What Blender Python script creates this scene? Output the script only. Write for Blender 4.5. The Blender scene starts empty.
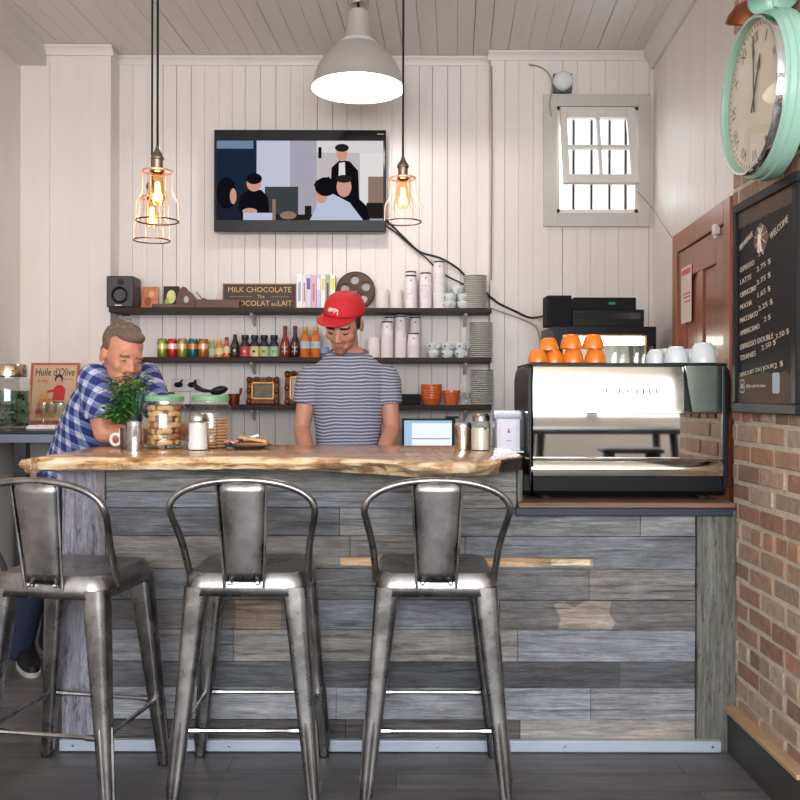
import bpy, bmesh, math, random
from mathutils import Vector, Matrix, Euler
random.seed(7)
PI = math.pi
sc = bpy.context.scene
COL = sc.collection

# ---------------------------------------------------------------- camera, world, lights, exposure
FPX, CX, CY, CH = 895.0, 397.0, 395.0, 1.32
cam_d = bpy.data.cameras.new('camera'); cam = bpy.data.objects.new('camera', cam_d); COL.objects.link(cam)
cam.location = (0, 0, CH); cam.rotation_euler = (PI / 2, math.radians(-0.12), 0)
cam_d.sensor_width = 36.0; cam_d.lens = FPX / 800 * 36.0
cam_d.shift_x = (400 - CX) / 800; cam_d.shift_y = -(400 - CY) / 800
cam_d.clip_start = 0.05
sc.camera = cam

world = bpy.data.worlds.new('world'); sc.world = world; world.use_nodes = True
bg = world.node_tree.nodes['Background']
bg.inputs[0].default_value = (0.86, 0.93, 1.0, 1); bg.inputs[1].default_value = 3.0

def area(name, loc, rot, sx, sy, power, color):
    l = bpy.data.lights.new(name, 'AREA'); l.shape = 'RECTANGLE'; l.size = sx; l.size_y = sy
    l.energy = power; l.color = color
    o = bpy.data.objects.new(name, l); COL.objects.link(o); o.location = loc; o.rotation_euler = rot
    return o
# daylight through the shop front behind the camera, and through the small window in the back wall
area('shopfront_daylight', (0.0, -2.62, 2.05), (PI / 2, 0, 0), 4.6, 1.8, 250, (0.93, 0.96, 1.0))
area('back_window_daylight', (1.27, 6.25, 2.95), (math.radians(-90), 0, 0), 0.6, 0.8, 5, (0.95, 0.98, 1.0))
sc.view_settings.view_transform = 'Standard'; sc.view_settings.look = 'None'
sc.view_settings.gamma = 1.0; sc.view_settings.use_curve_mapping = False
sc.view_settings.exposure = 0.2
try:
    sc.cycles.use_denoising = True
    sc.cycles.max_bounces = 10; sc.cycles.transparent_max_bounces = 24
    sc.cycles.caustics_reflective = False; sc.cycles.caustics_refractive = False
    sc.cycles.sample_clamp_indirect = 6
except Exception:
    pass

# ---------------------------------------------------------------- helpers
def PX(px, py, Y):
    """a pixel of the 800 px frame at distance Y -> a point of the room"""
    return Vector(((px - CX) / FPX * Y, Y, CH - (py - CY) / FPX * Y))
def lin(c):
    return tuple(((v / 255 / 12.92) if v / 255 <= 0.04045 else ((v / 255 + 0.055) / 1.055) ** 2.4) for v in c[:3]) + (1.0,)

class N:
    """small node-tree writer"""
    def __init__(s, m):
        s.t = m.node_tree
    def __call__(s, kind, **kw):
        n = s.t.nodes.new('ShaderNode' + kind)
        for k, v in kw.items():
            if k.startswith('i_'):
                key = k[2:].replace('_', ' ')
                n.inputs[int(key) if key.isdigit() else key].default_value = v
            else:
                setattr(n, k, v)
        return n
    def link(s, a, b):
        s.t.links.new(a, b)

MATS = {}
def mat(name, rgb, rough=0.5, metal=0.0, var=0.0, vscale=8.0, stretch=(1, 1, 1), bump=0.0, bscale=40.0, emit=0.0, ecol=None,
        attr=None, coat=0.0, spec=0.5, rvar=0.0, sheen=0.0):
    if name in MATS:
        return MATS[name]
    m = bpy.data.materials.new(name); m.use_nodes = True; n = N(m)
    b = m.node_tree.nodes['Principled BSDF']
    b.inputs['Base Color'].default_value = lin(rgb)
    b.inputs['Roughness'].default_value = rough; b.inputs['Metallic'].default_value = metal
    b.inputs['Coat Weight'].default_value = coat; b.inputs['Specular IOR Level'].default_value = spec
    b.inputs['Sheen Weight'].default_value = sheen
    if emit:
        b.inputs['Emission Color'].default_value = lin(ecol or rgb); b.inputs['Emission Strength'].default_value = emit
    if var or bump or attr or rvar:
        tc = n('TexCoord'); mp = n('Mapping'); mp.inputs['Scale'].default_value = stretch
        n.link(tc.outputs['Object'], mp.inputs['Vector'])
        nz = n('TexNoise', i_Scale=vscale, i_Detail=6.0, i_Roughness=0.65)
        n.link(mp.outputs[0], nz.inputs['Vector'])
        if attr:
            at = n('Attribute', attribute_name=attr); base = at.outputs['Color']
        else:
            rg = n('RGB'); rg.outputs[0].default_value = lin(rgb); base = rg.outputs[0]
        if var:
            mr = n('MapRange'); mr.inputs[1].default_value = 0.28; mr.inputs[2].default_value = 0.72
            mr.inputs[3].default_value = 1 - var; mr.inputs[4].default_value = 1 + var
            n.link(nz.outputs['Fac'], mr.inputs[0])
            mx = n('VectorMath', operation='SCALE'); n.link(base, mx.inputs[0]); n.link(mr.outputs[0], mx.inputs['Scale'])
            base = mx.outputs[0]
        n.link(base, b.inputs['Base Color'])
        if rvar:
            rr = n('MapRange'); rr.inputs[1].default_value = 0.3; rr.inputs[2].default_value = 0.7
            rr.inputs[3].default_value = max(0.02, rough - rvar); rr.inputs[4].default_value = min(1, rough + rvar)
            n.link(nz.outputs['Fac'], rr.inputs[0]); n.link(rr.outputs[0], b.inputs['Roughness'])
        if bump:
            nb = n('TexNoise', i_Scale=bscale, i_Detail=5.0); n.link(mp.outputs[0], nb.inputs['Vector'])
            bp = n('Bump', i_Strength=bump, i_Distance=0.01); n.link(nb.outputs['Fac'], bp.inputs['Height'])
            n.link(bp.outputs[0], b.inputs['Normal'])
    MATS[name] = m
    return m

def glass(name, tint=(255, 255, 255), rough=0.02, weight=0.0, ior=1.5):
    """thin clear glass: mirror share by Fresnel, the rest goes straight through, tinted"""
    if name in MATS:
        return MATS[name]
    m = bpy.data.materials.new(name); m.use_nodes = True; n = N(m); t = m.node_tree
    t.nodes.remove(t.nodes['Principled BSDF'])
    tr = n('BsdfTransparent'); tr.inputs[0].default_value = lin(tint)
    gl = n('BsdfGlossy'); gl.inputs['Roughness'].default_value = rough; gl.inputs[0].default_value = (1, 1, 1, 1)
    lw = n('LayerWeight'); lw.inputs[0].default_value = .5
    pw = n('Math', operation='POWER'); pw.inputs[1].default_value = 5.0; n.link(lw.outputs['Facing'], pw.inputs[0])
    ad = n('Math', operation='MULTIPLY_ADD'); ad.inputs[1].default_value = .75; ad.inputs[2].default_value = ((ior - 1) / (ior + 1)) ** 2 + weight; ad.use_clamp = True
    n.link(pw.outputs[0], ad.inputs[0])
    mx = n('MixShader'); n.link(ad.outputs[0], mx.inputs[0]); n.link(tr.outputs[0], mx.inputs[1]); n.link(gl.outputs[0], mx.inputs[2])
    n.link(mx.outputs[0], t.nodes['Material Output'].inputs['Surface'])
    MATS[name] = m
    return m

def emission(name, rgb, strength):
    if name in MATS:
        return MATS[name]
    m = bpy.data.materials.new(name); m.use_nodes = True; t = m.node_tree; n = N(m)
    t.nodes.remove(t.nodes['Principled BSDF'])
    e = n('Emission'); e.inputs[0].default_value = lin(rgb); e.inputs[1].default_value = strength
    n.link(e.outputs[0], t.nodes['Material Output'].inputs['Surface'])
    MATS[name] = m
    return m

class MB:
    """collects shapes and links them as ONE mesh object"""
    def __init__(s):
        s.v, s.f, s.mi, s.sm, s.col = [], [], [], [], []
        s.M = Matrix.Identity(4); s.c = (1, 1, 1)
    def add(s, verts, faces, m=0, smooth=False):
        o = len(s.v)
        s.v += [tuple(s.M @ Vector(p)) for p in verts]
        s.f += [tuple(o + i for i in f) for f in faces]
        s.mi += [m] * len(faces); s.sm += [smooth] * len(faces); s.col += [s.c] * len(faces)
        return s
    def box(s, x0, x1, y0, y1, z0, z1, m=0):
        v = [(x, y, z) for x in (x0, x1) for y in (y0, y1) for z in (z0, z1)]
        return s.add(v, [(0, 1, 3, 2), (4, 6, 7, 5), (0, 4, 5, 1), (2, 3, 7, 6), (0, 2, 6, 4), (1, 5, 7, 3)], m)
    def lathe(s, prof, c=(0, 0, 0), seg=20, m=0, axis='Z', smooth=True, sx=1.0, sy=1.0):
        """prof: (radius, height) from bottom to top; r=0 closes"""
        v, f = [], []
        rows = []
        for r, h in prof:
            if r <= 1e-6:
                rows.append([len(v)]); v.append((0, 0, h))
            else:
                rows.append(list(range(len(v), len(v) + seg)))
                v += [(r * sx * math.cos(2 * PI * k / seg), r * sy * math.sin(2 * PI * k / seg), h) for k in range(seg)]
        for a, b in zip(rows, rows[1:]):
            for k in range(seg):
                k2 = (k + 1) % seg
                if len(a) == 1 and len(b) == 1: continue
                if len(a) == 1: f.append((a[0], b[k2], b[k]))
                elif len(b) == 1: f.append((a[k], a[k2], b[0]))
                else: f.append((a[k], a[k2], b[k2], b[k]))
        if axis == 'X': v = [(h, x, y) for x, y, h in v]
        elif axis == 'Y': v = [(y, h, x) for x, y, h in v]
        v = [(x + c[0], y + c[1], z + c[2]) for x, y, z in v]
        return s.add(v, f, m, smooth)
    def cyl(s, r, z0, z1, c=(0, 0), seg=20, m=0, r2=None):
        r2 = r if r2 is None else r2
        return s.lathe([(0, z0), (r, z0), (r2, z1), (0, z1)], (c[0], c[1], 0), seg, m)
    def tube(s, pts, r, seg=8, m=0, closed=False, smooth=True, sec=None, up=None):
        """pts swept with a round (or given) section; r scalar or list"""
        pts = [Vector(p) for p in pts]; n = len(pts)
        rs = r if isinstance(r, (list, tuple)) else [r] * n
        v, f = [], []
        prev = None
        for i, p in enumerate(pts):
            a = pts[(i - 1) % n] if closed or i > 0 else p
            b = pts[(i + 1) % n] if closed or i < n - 1 else p
            d = (b - a).normalized() if (b - a).length > 1e-9 else Vector((0, 0, 1))
            if prev is None:
                u = Vector(up) if up is not None else (Vector((0, 0, 1)) if abs(d.z) < 0.9 else Vector((0, 1, 0)))
            else:
                u = prev
            u = (u - d * u.dot(d)).normalized(); w = d.cross(u); prev = u
            for k in range(seg):
                if sec: x, y = sec[k]
                else: x, y = math.cos(2 * PI * k / seg), math.sin(2 * PI * k / seg)
                v.append(tuple(p + (u * x + w * y) * rs[i]))
        rng = range(n) if closed else range(n - 1)
        for i in rng:
            j = (i + 1) % n
            for k in range(seg):
                k2 = (k + 1) % seg
                f.append((i * seg + k, i * seg + k2, j * seg + k2, j * seg + k))
        if not closed:
            f.append(tuple(range(seg))[::-1]); f.append(tuple((n - 1) * seg + k for k in range(seg)))
        return s.add(v, f, m, smooth)
    def prism(s, poly, d0, d1, m=0, plane='XZ', smooth=False):
        """a 2-D outline extruded: XZ along Y, XY along Z, YZ along X"""
        n = len(poly)
        mk = {'XZ': lambda a, b, d: (a, d, b), 'XY': lambda a, b, d: (a, b, d), 'YZ': lambda a, b, d: (d, a, b)}[plane]
        v = [mk(a, b, d0) for a, b in poly] + [mk(a, b, d1) for a, b in poly]
        f = [tuple(range(n)), tuple(range(2 * n - 1, n - 1, -1))] + [(i, (i + 1) % n, n + (i + 1) % n, n + i)[::-1] for i in range(n)]
        return s.add(v, f, m, smooth)
    def ell(s, c, r, m=0, R=None, seg=20, rings=12):
        v, f = [], []
        R = R or Matrix.Identity(3)
        prof = []
        for i in range(rings + 1):
            a = -PI / 2 + PI * i / rings
            prof.append((math.cos(a), math.sin(a)))
        rows = []
        for rr, h in prof:
            if rr < 1e-6:
                rows.append([len(v)]); v.append(Vector((0, 0, h)))
            else:
                rows.append(list(range(len(v), len(v) + seg)))
                v += [Vector((rr * math.cos(2 * PI * k / seg), rr * math.sin(2 * PI * k / seg), h)) for k in range(seg)]
        for a, b in zip(rows, rows[1:]):
            for k in range(seg):
                k2 = (k + 1) % seg
                if len(a) == 1: f.append((a[0], b[k2], b[k]))
                elif len(b) == 1: f.append((a[k], a[k2], b[0]))
                else: f.append((a[k], a[k2], b[k2], b[k]))
        v = [tuple(R @ Vector((p.x * r[0], p.y * r[1], p.z * r[2])) + Vector(c)) for p in v]
        return s.add(v, f, m, True)
    def loft(s, rings, seg=28, m=0, power=2.0):
        """rings: (centre, rx, ry[, Matrix3]) stacked, closed at both ends"""
        v, f = [], []
        for rg in rings:
            c, rx, ry = Vector(rg[0]), rg[1], rg[2]
            R = rg[3] if len(rg) > 3 else Matrix.Identity(3)
            for k in range(seg):
                a = 2 * PI * k / seg; ca, sa = math.cos(a), math.sin(a)
                e = 2 / power
                x = math.copysign(abs(ca) ** e, ca) * rx; y = math.copysign(abs(sa) ** e, sa) * ry
                v.append(tuple(c + R @ Vector((x, y, 0))))
        n = len(rings)
        for i in range(n - 1):
            for k in range(seg):
                k2 = (k + 1) % seg
                f.append((i * seg + k, i * seg + k2, (i + 1) * seg + k2, (i + 1) * seg + k))
        f.append(tuple(range(seg))[::-1]); f.append(tuple((n - 1) * seg + k for k in range(seg)))
        return s.add(v, f, m, True)
    def limb(s, pts, rs, seg=18, m=0):
        for p, r in zip(pts, rs):
            s.ell(p, (r, r, r), m, seg=14, rings=8)
        for (a, b, ra, rb) in zip(pts, pts[1:], rs, rs[1:]):
            s.tube([a, b], [ra, rb], seg, m)
        return s
    def text(s, body, M, size=0.1, m=0, width=None, depth=0.0, align='CENTER', shear=0.0, height=None):
        cu = bpy.data.curves.new('tmp', 'FONT'); cu.body = body; cu.size = size; cu.align_x = align; cu.align_y = 'CENTER'
        cu.resolution_u = 3; cu.extrude = depth; cu.shear = shear
        ob = bpy.data.objects.new('tmp', cu); COL.objects.link(ob)
        dg = bpy.context.evaluated_depsgraph_get(); dg.update()
        me = bpy.data.meshes.new_from_object(ob.evaluated_get(dg))
        vs = [v.co.copy() for v in me.vertices]
        if vs and width:
            w = max(v.x for v in vs) - min(v.x for v in vs); k = width / max(w, 1e-6)
            hh = max(v.y for v in vs) - min(v.y for v in vs)
            ky = (height / max(hh, 1e-6)) if height else k
            for v in vs: v.x *= k; v.y *= ky
        s.add([tuple(M @ v) for v in vs], [tuple(p.vertices) for p in me.polygons], m)
        bpy.data.objects.remove(ob); bpy.data.curves.remove(cu); bpy.data.meshes.remove(me)
        return s
    def mesh(s, name, mats):
        me = bpy.data.meshes.new(name)
        me.from_pydata(s.v, [], s.f)
        for m in (mats if isinstance(mats, (list, tuple)) else [mats]): me.materials.append(m)
        me.polygons.foreach_set('material_index', s.mi)
        me.polygons.foreach_set('use_smooth', s.sm)
        if any(c != (1, 1, 1) for c in s.col):
            at = me.color_attributes.new('col', 'FLOAT_COLOR', 'CORNER')
            for p in me.polygons:
                c = s.col[p.index]
                for li in p.loop_indices: at.data[li].color = (c[0], c[1], c[2], 1)
        bm = bmesh.new(); bm.from_mesh(me)
        bmesh.ops.recalc_face_normals(bm, faces=bm.faces)
        bm.to_mesh(me); bm.free()
        me.update()
        me.set_sharp_from_angle(angle=math.radians(38))
        return me
    def build(s, name, mats, parent=None, loc=None, bevel=0.0, bseg=2):
        me = s.mesh(name, mats)
        if loc is not None and parent is None:
            me.transform(Matrix.Translation(-Vector(loc)))
        o = bpy.data.objects.new(name, me); COL.objects.link(o)
        if parent is not None: o.parent = parent
        elif loc is not None: o.location = loc
        if bevel:
            b = o.modifiers.new('bevel', 'BEVEL'); b.width = bevel; b.segments = bseg; b.limit_method = 'ANGLE'; b.angle_limit = math.radians(35)
            b.harden_normals = False
        return o

def tag(o, label=None, cat=None, group=None, kind=None):
    if label: o['label'] = label
    if cat: o['category'] = cat
    if group: o['group'] = group
    if kind: o['kind'] = kind
    return o
def thing(name, label, cat, loc=(0, 0, 0), rz=0.0, group=None):
    o = bpy.data.objects.new(name, None); COL.objects.link(o)
    o.location = loc; o.rotation_euler = (0, 0, rz); o.empty_display_size = 0.05
    return tag(o, label, cat, group)
def dup(root, loc, rz=None, label=None, group=None):
    r = root.copy(); COL.objects.link(r); r.location = loc
    if rz is not None: r.rotation_euler = (0, 0, rz)
    if label: r['label'] = label
    if group: r['group'] = group
    for ch in list(root.children):
        c = ch.copy(); COL.objects.link(c); c.parent = r
        for g in list(ch.children):
            d = g.copy(); COL.objects.link(d); d.parent = c
    return r
FRONT = Matrix(((1, 0, 0, 0), (0, 0, -1, 0), (0, 1, 0, 0), (0, 0, 0, 1)))     # lettering that faces the camera side (-Y)
def front(x, y, z): return Matrix.Translation((x, y, z)) @ FRONT
def jit(c, a):
    k = 1 + random.uniform(-a, a)
    return tuple(min(1, max(0, v * k)) for v in c)

# ---------------------------------------------------------------- materials of the room
M_wall = mat('painted_boards', (229, 221, 215), 0.5, var=0.035, vscale=3.0, stretch=(3, 3, 0.5), bump=0.12, bscale=14)
M_trim = mat('painted_trim', (224, 218, 212), 0.42, var=0.03, vscale=5)
M_casing = mat('grey_casing', (196, 193, 186), 0.45, var=0.04, vscale=5)
M_ceil = mat('ceiling_paint', (217, 213, 209), 0.5, var=0.05, vscale=2.0, stretch=(4, 0.5, 1), bump=0.1, bscale=12)
M_gap = mat('dark_gap', (118, 109, 101), 0.9)
M_black = mat('black_plastic', (15, 16, 20), 0.42, spec=.28)
M_blackm = mat('black_matt', (20, 20, 21), 0.7, spec=.3)
M_steel = mat('brushed_steel', (196, 194, 190), 0.26, 1.0, var=0.05, vscale=6, stretch=(1, 1, 30))
M_chrome = mat('chrome', (225, 225, 225), 0.07, 1.0)
M_white = mat('white_ceramic', (236, 234, 230), 0.22, coat=0.3)
M_glass = glass('clear_glass', (247, 250, 249), 0.02, 0.03)
M_pane = glass('window_glass', (250, 252, 252), 0.01, 0.0)

# ---------------------------------------------------------------- floor
def floor_mat():
    m = bpy.data.materials.new('worn_dark_floorboards'); m.use_nodes = True; n = N(m)
    b = m.node_tree.nodes['Principled BSDF']
    tc = n('TexCoord'); mp = n('Mapping'); mp.inputs['Scale'].default_value = (1, 1, 1)
    n.link(tc.outputs['Object'], mp.inputs[0])
    br = n('TexBrick', i_Scale=1.0); br.offset = 0.37
    br.inputs['Color1'].default_value = lin((86, 84, 85)); br.inputs['Color2'].default_value = lin((106, 103, 103))
    br.inputs['Mortar'].default_value = lin((62, 59, 58)); br.inputs['Mortar Size'].default_value = 0.002
    br.inputs['Brick Width'].default_value = 1.6; br.inputs['Row Height'].default_value = 0.13
    n.link(mp.outputs[0], br.inputs['Vector'])
    m2 = n('Mapping'); m2.inputs['Scale'].default_value = (1.2, 9, 1); n.link(tc.outputs['Object'], m2.inputs[0])
    nz = n('TexNoise', i_Scale=2.2, i_Detail=8.0, i_Roughness=0.7); n.link(m2.outputs[0], nz.inputs['Vector'])
    n3 = n('TexNoise', i_Scale=1.6, i_Detail=4.0); n.link(tc.outputs['Object'], n3.inputs['Vector'])
    r1 = n('MapRange'); r1.inputs[1].default_value = .3; r1.inputs[2].default_value = .7; r1.inputs[3].default_value = .62; r1.inputs[4].default_value = 1.45
    n.link(nz.outputs['Fac'], r1.inputs[0])
    r2 = n('MapRange'); r2.inputs[1].default_value = .3; r2.inputs[2].default_value = .7; r2.inputs[3].default_value = .75; r2.inputs[4].default_value = 1.25
    n.link(n3.outputs['Fac'], r2.inputs[0])
    mu = n('Math', operation='MULTIPLY'); n.link(r1.outputs[0], mu.inputs[0]); n.link(r2.outputs[0], mu.inputs[1])
    vs = n('VectorMath', operation='SCALE'); n.link(br.outputs['Color'], vs.inputs[0]); n.link(mu.outputs[0], vs.inputs['Scale'])
    n.link(vs.outputs[0], b.inputs['Base Color'])
    r3 = n('MapRange'); r3.inputs[1].default_value = .3; r3.inputs[2].default_value = .7; r3.inputs[3].default_value = .38; r3.inputs[4].default_value = .6
    n.link(n3.outputs['Fac'], r3.inputs[0]); n.link(r3.outputs[0], b.inputs['Roughness'])
    bp = n('Bump', i_Strength=0.25, i_Distance=0.004); n.link(nz.outputs['Fac'], bp.inputs['Height']); n.link(bp.outputs[0], b.inputs['Normal'])
    return m
M_floor = floor_mat()
XL, XR, YF, YB, ZC = -2.41, 3.0, -2.5, 5.90, 3.545
mb = MB(); mb.box(XL - .2, XR + .2, YF - .2, YB + .3, -0.12, 0.0)
tag(mb.build('floor', M_floor), kind='structure')

# ---------------------------------------------------------------- boarded walls (one mesh each: the boards are its pattern)
def boards(mb, x0, x1, z0, z1, yf, wmin=.085, wmax=.105, gap=.0028, thick=.02, m=0, seed=1, hole=None):
    rnd = random.Random(seed); x = x0
    while x < x1 - 1e-4:
        w = min(rnd.uniform(wmin, wmax), x1 - x)
        if x1 - x - w < .03: w = x1 - x
        g = rnd.choice((gap * .45, gap * .6, gap, gap * 1.25))
        dy = rnd.uniform(0, .0025)
        spans = [(z0, z1)]
        if hole and x + w > hole[0] and x < hole[1]:
            spans = [(z0, hole[2]), (hole[3], z1)]
        for a, b in spans:
            if hole and len(spans) == 2:
                xa, xb = x, x + w - g
                mb.box(xa, xb, yf + dy, yf + thick, a, b, m)
            else:
                mb.box(x, x + w - g, yf + dy, yf + thick, a, b, m)
        x += w
    return mb
# middle section, behind the shelves
mb = MB(); mb.box(-1.90, .70, 5.92, 6.02, 0, ZC, 1); boards(mb, -1.835, .62, 0, ZC - .02, 5.90, seed=3)
tag(mb.build('wall_back', [M_wall, M_gap]), kind='structure')
# section that stands forward on the left, with its return
mb = MB(); mb.box(XL - .1, -1.85, 5.74, 6.02, 0, ZC, 1); boards(mb, XL - .05, -1.834, 0, ZC - .02, 5.72, wmin=.2, wmax=.26, gap=.002, seed=5)
mb.box(-1.852, -1.834, 5.722, 5.92, 0, ZC, 0)
tag(mb.build('wall_back_left', [M_wall, M_gap]), kind='structure')
# section that stands forward on the right, with the window hole
WX0, WX1, WZ0, WZ1 = PX(556, 0, 5.8).x, PX(637, 0, 5.8).x, PX(0, 213, 5.8).z, PX(0, 107, 5.8).z
mb = MB()
boards(mb, .603, 1.68, 0, ZC - .02, 5.80, seed=9, hole=(WX0 - .02, WX1 + .02, WZ0 - .02, WZ1 + .02))
mb.box(.603, .62, 5.802, 5.92, 0, ZC, 0)
for a in ((.62, WX0 - .02, 0, ZC), (WX1 + .02, 1.9, 0, ZC), (WX0 - .02, WX1 + .02, 0, WZ0 - .02), (WX0 - .02, WX1 + .02, WZ1 + .02, ZC)):
    mb.box(a[0], a[1], 5.82, 6.02, a[2], a[3], 1)
tag(mb.build('wall_back_right', [M_wall, M_gap]), kind='structure')
# left wall
mb = MB(); mb.box(XL - .12, XL, YF - .1, 5.74, 0, ZC, 0)
tag(mb.build('wall_left', M_wall), kind='structure')
# white side wall that runs slightly askew, with the door in it
def wall_x(y): return 1.659 - .058 * (5.8 - y)
mb = MB(); d = Vector((.058, 1, 0)).normalized()
yy = 3.34; rnd = random.Random(4)
while yy < 5.84:
    w = min(rnd.uniform(.085, .1), 5.86 - yy); g = .002
    a, b = yy, yy + w - g
    o = rnd.uniform(0, .0015)
    v = [(wall_x(a) + o, a, 0), (wall_x(b) + o, b, 0), (wall_x(b) + .03, b, 0), (wall_x(a) + .03, a, 0)]
    v += [(p[0], p[1], ZC) for p in v]
    mb.add(v, [(0, 1, 2, 3), (7, 6, 5, 4), (0, 4, 5, 1), (1, 5, 6, 2), (2, 6, 7, 3), (3, 7, 4, 0)], 0)
    yy += w
v = [(wall_x(3.34) + .02, 3.34, 0), (wall_x(5.9) + .02, 5.9, 0), (1.95, 5.9, 0), (1.95, 3.34, 0)]; v += [(p[0], p[1], ZC) for p in v]
mb.add(v, [(0, 1, 2, 3), (7, 6, 5, 4), (0, 4, 5, 1), (1, 5, 6, 2), (2, 6, 7, 3), (3, 7, 4, 0)], 1)
tag(mb.build('wall_right', [M_wall, M_gap]), kind='structure')
# the rest of the room behind the camera: side wall, shop front with its panes
mb = MB(); mb.box(XR, XR + .1, YF - .1, 2.80, 0, ZC); mb.box(1.55, XR + .1, 2.705, 2.80, 0, ZC)
tag(mb.build('wall_right_front', M_wall), kind='structure')
mb = MB()
mb.box(XL - .1, XR + .1, YF - .1, YF, 0, 1.1); mb.box(XL - .1, XR + .1, YF - .1, YF, 3.0, ZC)
for x in (XL - .05, -.95, .55, 2.0, XR): mb.box(x - .06, x + .06, YF - .1, YF + .02, 1.1, 3.0)
tag(mb.build('wall_front', M_trim), kind='structure')
# ---------------------------------------------------------------- ceiling boards, askew like the side wall
mb = MB(); ang = math.radians(-3.7); mb.M = Matrix.Rotation(ang, 4, 'Z')
rnd = random.Random(12); x = -3.6
while x < 3.9:
    w = rnd.uniform(.10, .13); g = rnd.choice((.0018, .0025, .004))
    mb.box(x, x + w - g, -3.2, 6.6, ZC + rnd.uniform(0, .003), ZC + .02, 0); x += w
mb.box(-3.7, 4.0, -3.3, 6.7, ZC + .02, ZC + .1, 1)
tag(mb.build('ceiling', [M_ceil, M_gap]), kind='structure')
mb = MB(); mb.box(XL - .02, -2.245, YF, 5.74, 3.42, ZC + .01)
tag(mb.build('ceiling_beam', M_ceil, bevel=.004), kind='structure')
# crown mouldings
def crown(mb, x0, x1, yf, h=.055, d=.035):
    prof = [(0, 0), (0, -h), (-d * .25, -h), (-d * .35, -h * .7), (-d * .85, -h * .3), (-d, -h * .25), (-d, 0)]
    mb.prism([(yf + a, ZC + b) for a, b in prof], x0, x1, plane='YZ')
mb = MB(); crown(mb, -2.25, -1.815, 5.72, h=.062, d=.04); tag(mb.build('trim_1', M_trim), kind='structure')
mb = MB(); crown(mb, -1.834, .603, 5.90); tag(mb.build('trim_2', M_trim), kind='structure')
mb = MB(); crown(mb, .585, 1.66, 5.80); tag(mb.build('trim_3', M_trim), kind='structure')
mb = MB()
pr = [(0, 0), (0, -.11), (-.02, -.11), (-.03, -.08), (-.07, -.03), (-.075, 0)]
v = [(wall_x(3.42) + a, 3.42, ZC + b) for a, b in pr] + [(wall_x(5.8) + a, 5.8, ZC + b) for a, b in pr]
k = len(pr); mb.add(v, [tuple(range(k)), tuple(range(2 * k - 1, k - 1, -1))] + [(i, (i + 1) % k, k + (i + 1) % k, k + i) for i in range(k)])
tag(mb.build('trim_4', M_ceil), kind='structure')

# ---------------------------------------------------------------- brick pier with real bricks
BX, BY0, BY1 = 1.262, 2.70, 3.36
M_mortar = mat('mortar', (208, 194, 174), 0.95, var=.15, vscale=30, bump=.5, bscale=60)
M_brick = mat('brick', (150, 100, 78), 0.85, var=.22, vscale=26, bump=.6, bscale=55, attr='col')
mb = MB(); rnd = random.Random(21); z = 0.0; row = 0
mb.box(BX + .001, 1.56, BY0 + .004, BY1 - .002, 0, ZC, 1)
pal = [(166, 130, 108), (176, 142, 118), (156, 120, 100), (184, 156, 134), (166, 142, 122), (146, 116, 100), (176, 132, 108), (184, 162, 144)]
while z < ZC - .02:
    h = .0565; off = (row % 2) * .1 + rnd.uniform(-.008, .008); y = BY0 - .2 + off; hd = (row % 6 == 5)
    while y < BY1:
        L = (.098 if hd else .203) + rnd.uniform(-.004, .004)
        a, b = max(y, BY0), min(y + L - .017, BY1)
        if b - a > .02:
            c = lin(pal[rnd.randrange(len(pal))])[:3]
            mb.c = jit(c, .10)
            e = rnd.uniform(-.004, .004); t = rnd.uniform(-.002, .002)
            mb.box(BX - .003 + e, BX + .08, a, b, z + t, min(z + h, ZC) + t, 0)
        y += L
    z += .0722; row += 1
mb.c = (1, 1, 1)
tag(mb.build('wall_right_brick', [M_brick, M_mortar], bevel=.004), kind='structure')
# dark baseboard with a light wood cap at the foot of the brick
M_base = mat('charcoal_paint', (66, 64, 61), 0.5, var=.08, vscale=6)
M_cap = mat('pale_pine', (188, 156, 122), 0.55, var=.14, vscale=6, stretch=(1, 8, 8))
mb = MB(); mb.box(BX - .035, BX - .004, BY0 + .01, 3.318, 0, .155, 0); mb.box(BX - .05, BX - .004, BY0 + .01, 3.318, .155, .172, 1)
tag(mb.build('baseboard_right', [M_base, M_cap], bevel=.002), kind='structure')

# ---------------------------------------------------------------- window in the back wall: casing, tilted sash, bars outside
w_root = thing('window_1', 'small white window tilted open high on the back wall above the black receivers', 'window', (1.29, 5.80, WZ0))
w_root['kind'] = 'structure'
inv = Matrix.Translation((-1.29, -5.80, -WZ0))
a, b = PX(543, 226, 5.78), PX(650, 94, 5.78)
mb = MB(); mb.M = inv
for x0, x1, z0, z1 in ((a.x, WX0, a.z, b.z), (WX1, b.x - .004, a.z, b.z), (WX0, WX1, a.z, WZ0), (WX0, WX1, WZ1, b.z)):
    mb.box(x0, x1, 5.775, 5.80, z0, z1)
mb.build('window_casing', M_casing, w_root, bevel=.002)
mb = MB(); mb.M = inv
for x0, x1, z0, z1 in ((WX0, WX0 + .02, WZ0, WZ1), (WX1 - .02, WX1, WZ0, WZ1), (WX0, WX1, WZ0, WZ0 + .025), (WX0, WX1, WZ1 - .02, WZ1)):
    mb.box(x0, x1, 5.79, 6.0, z0, z1)
mb.build('jamb', M_trim, w_root)
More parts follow.
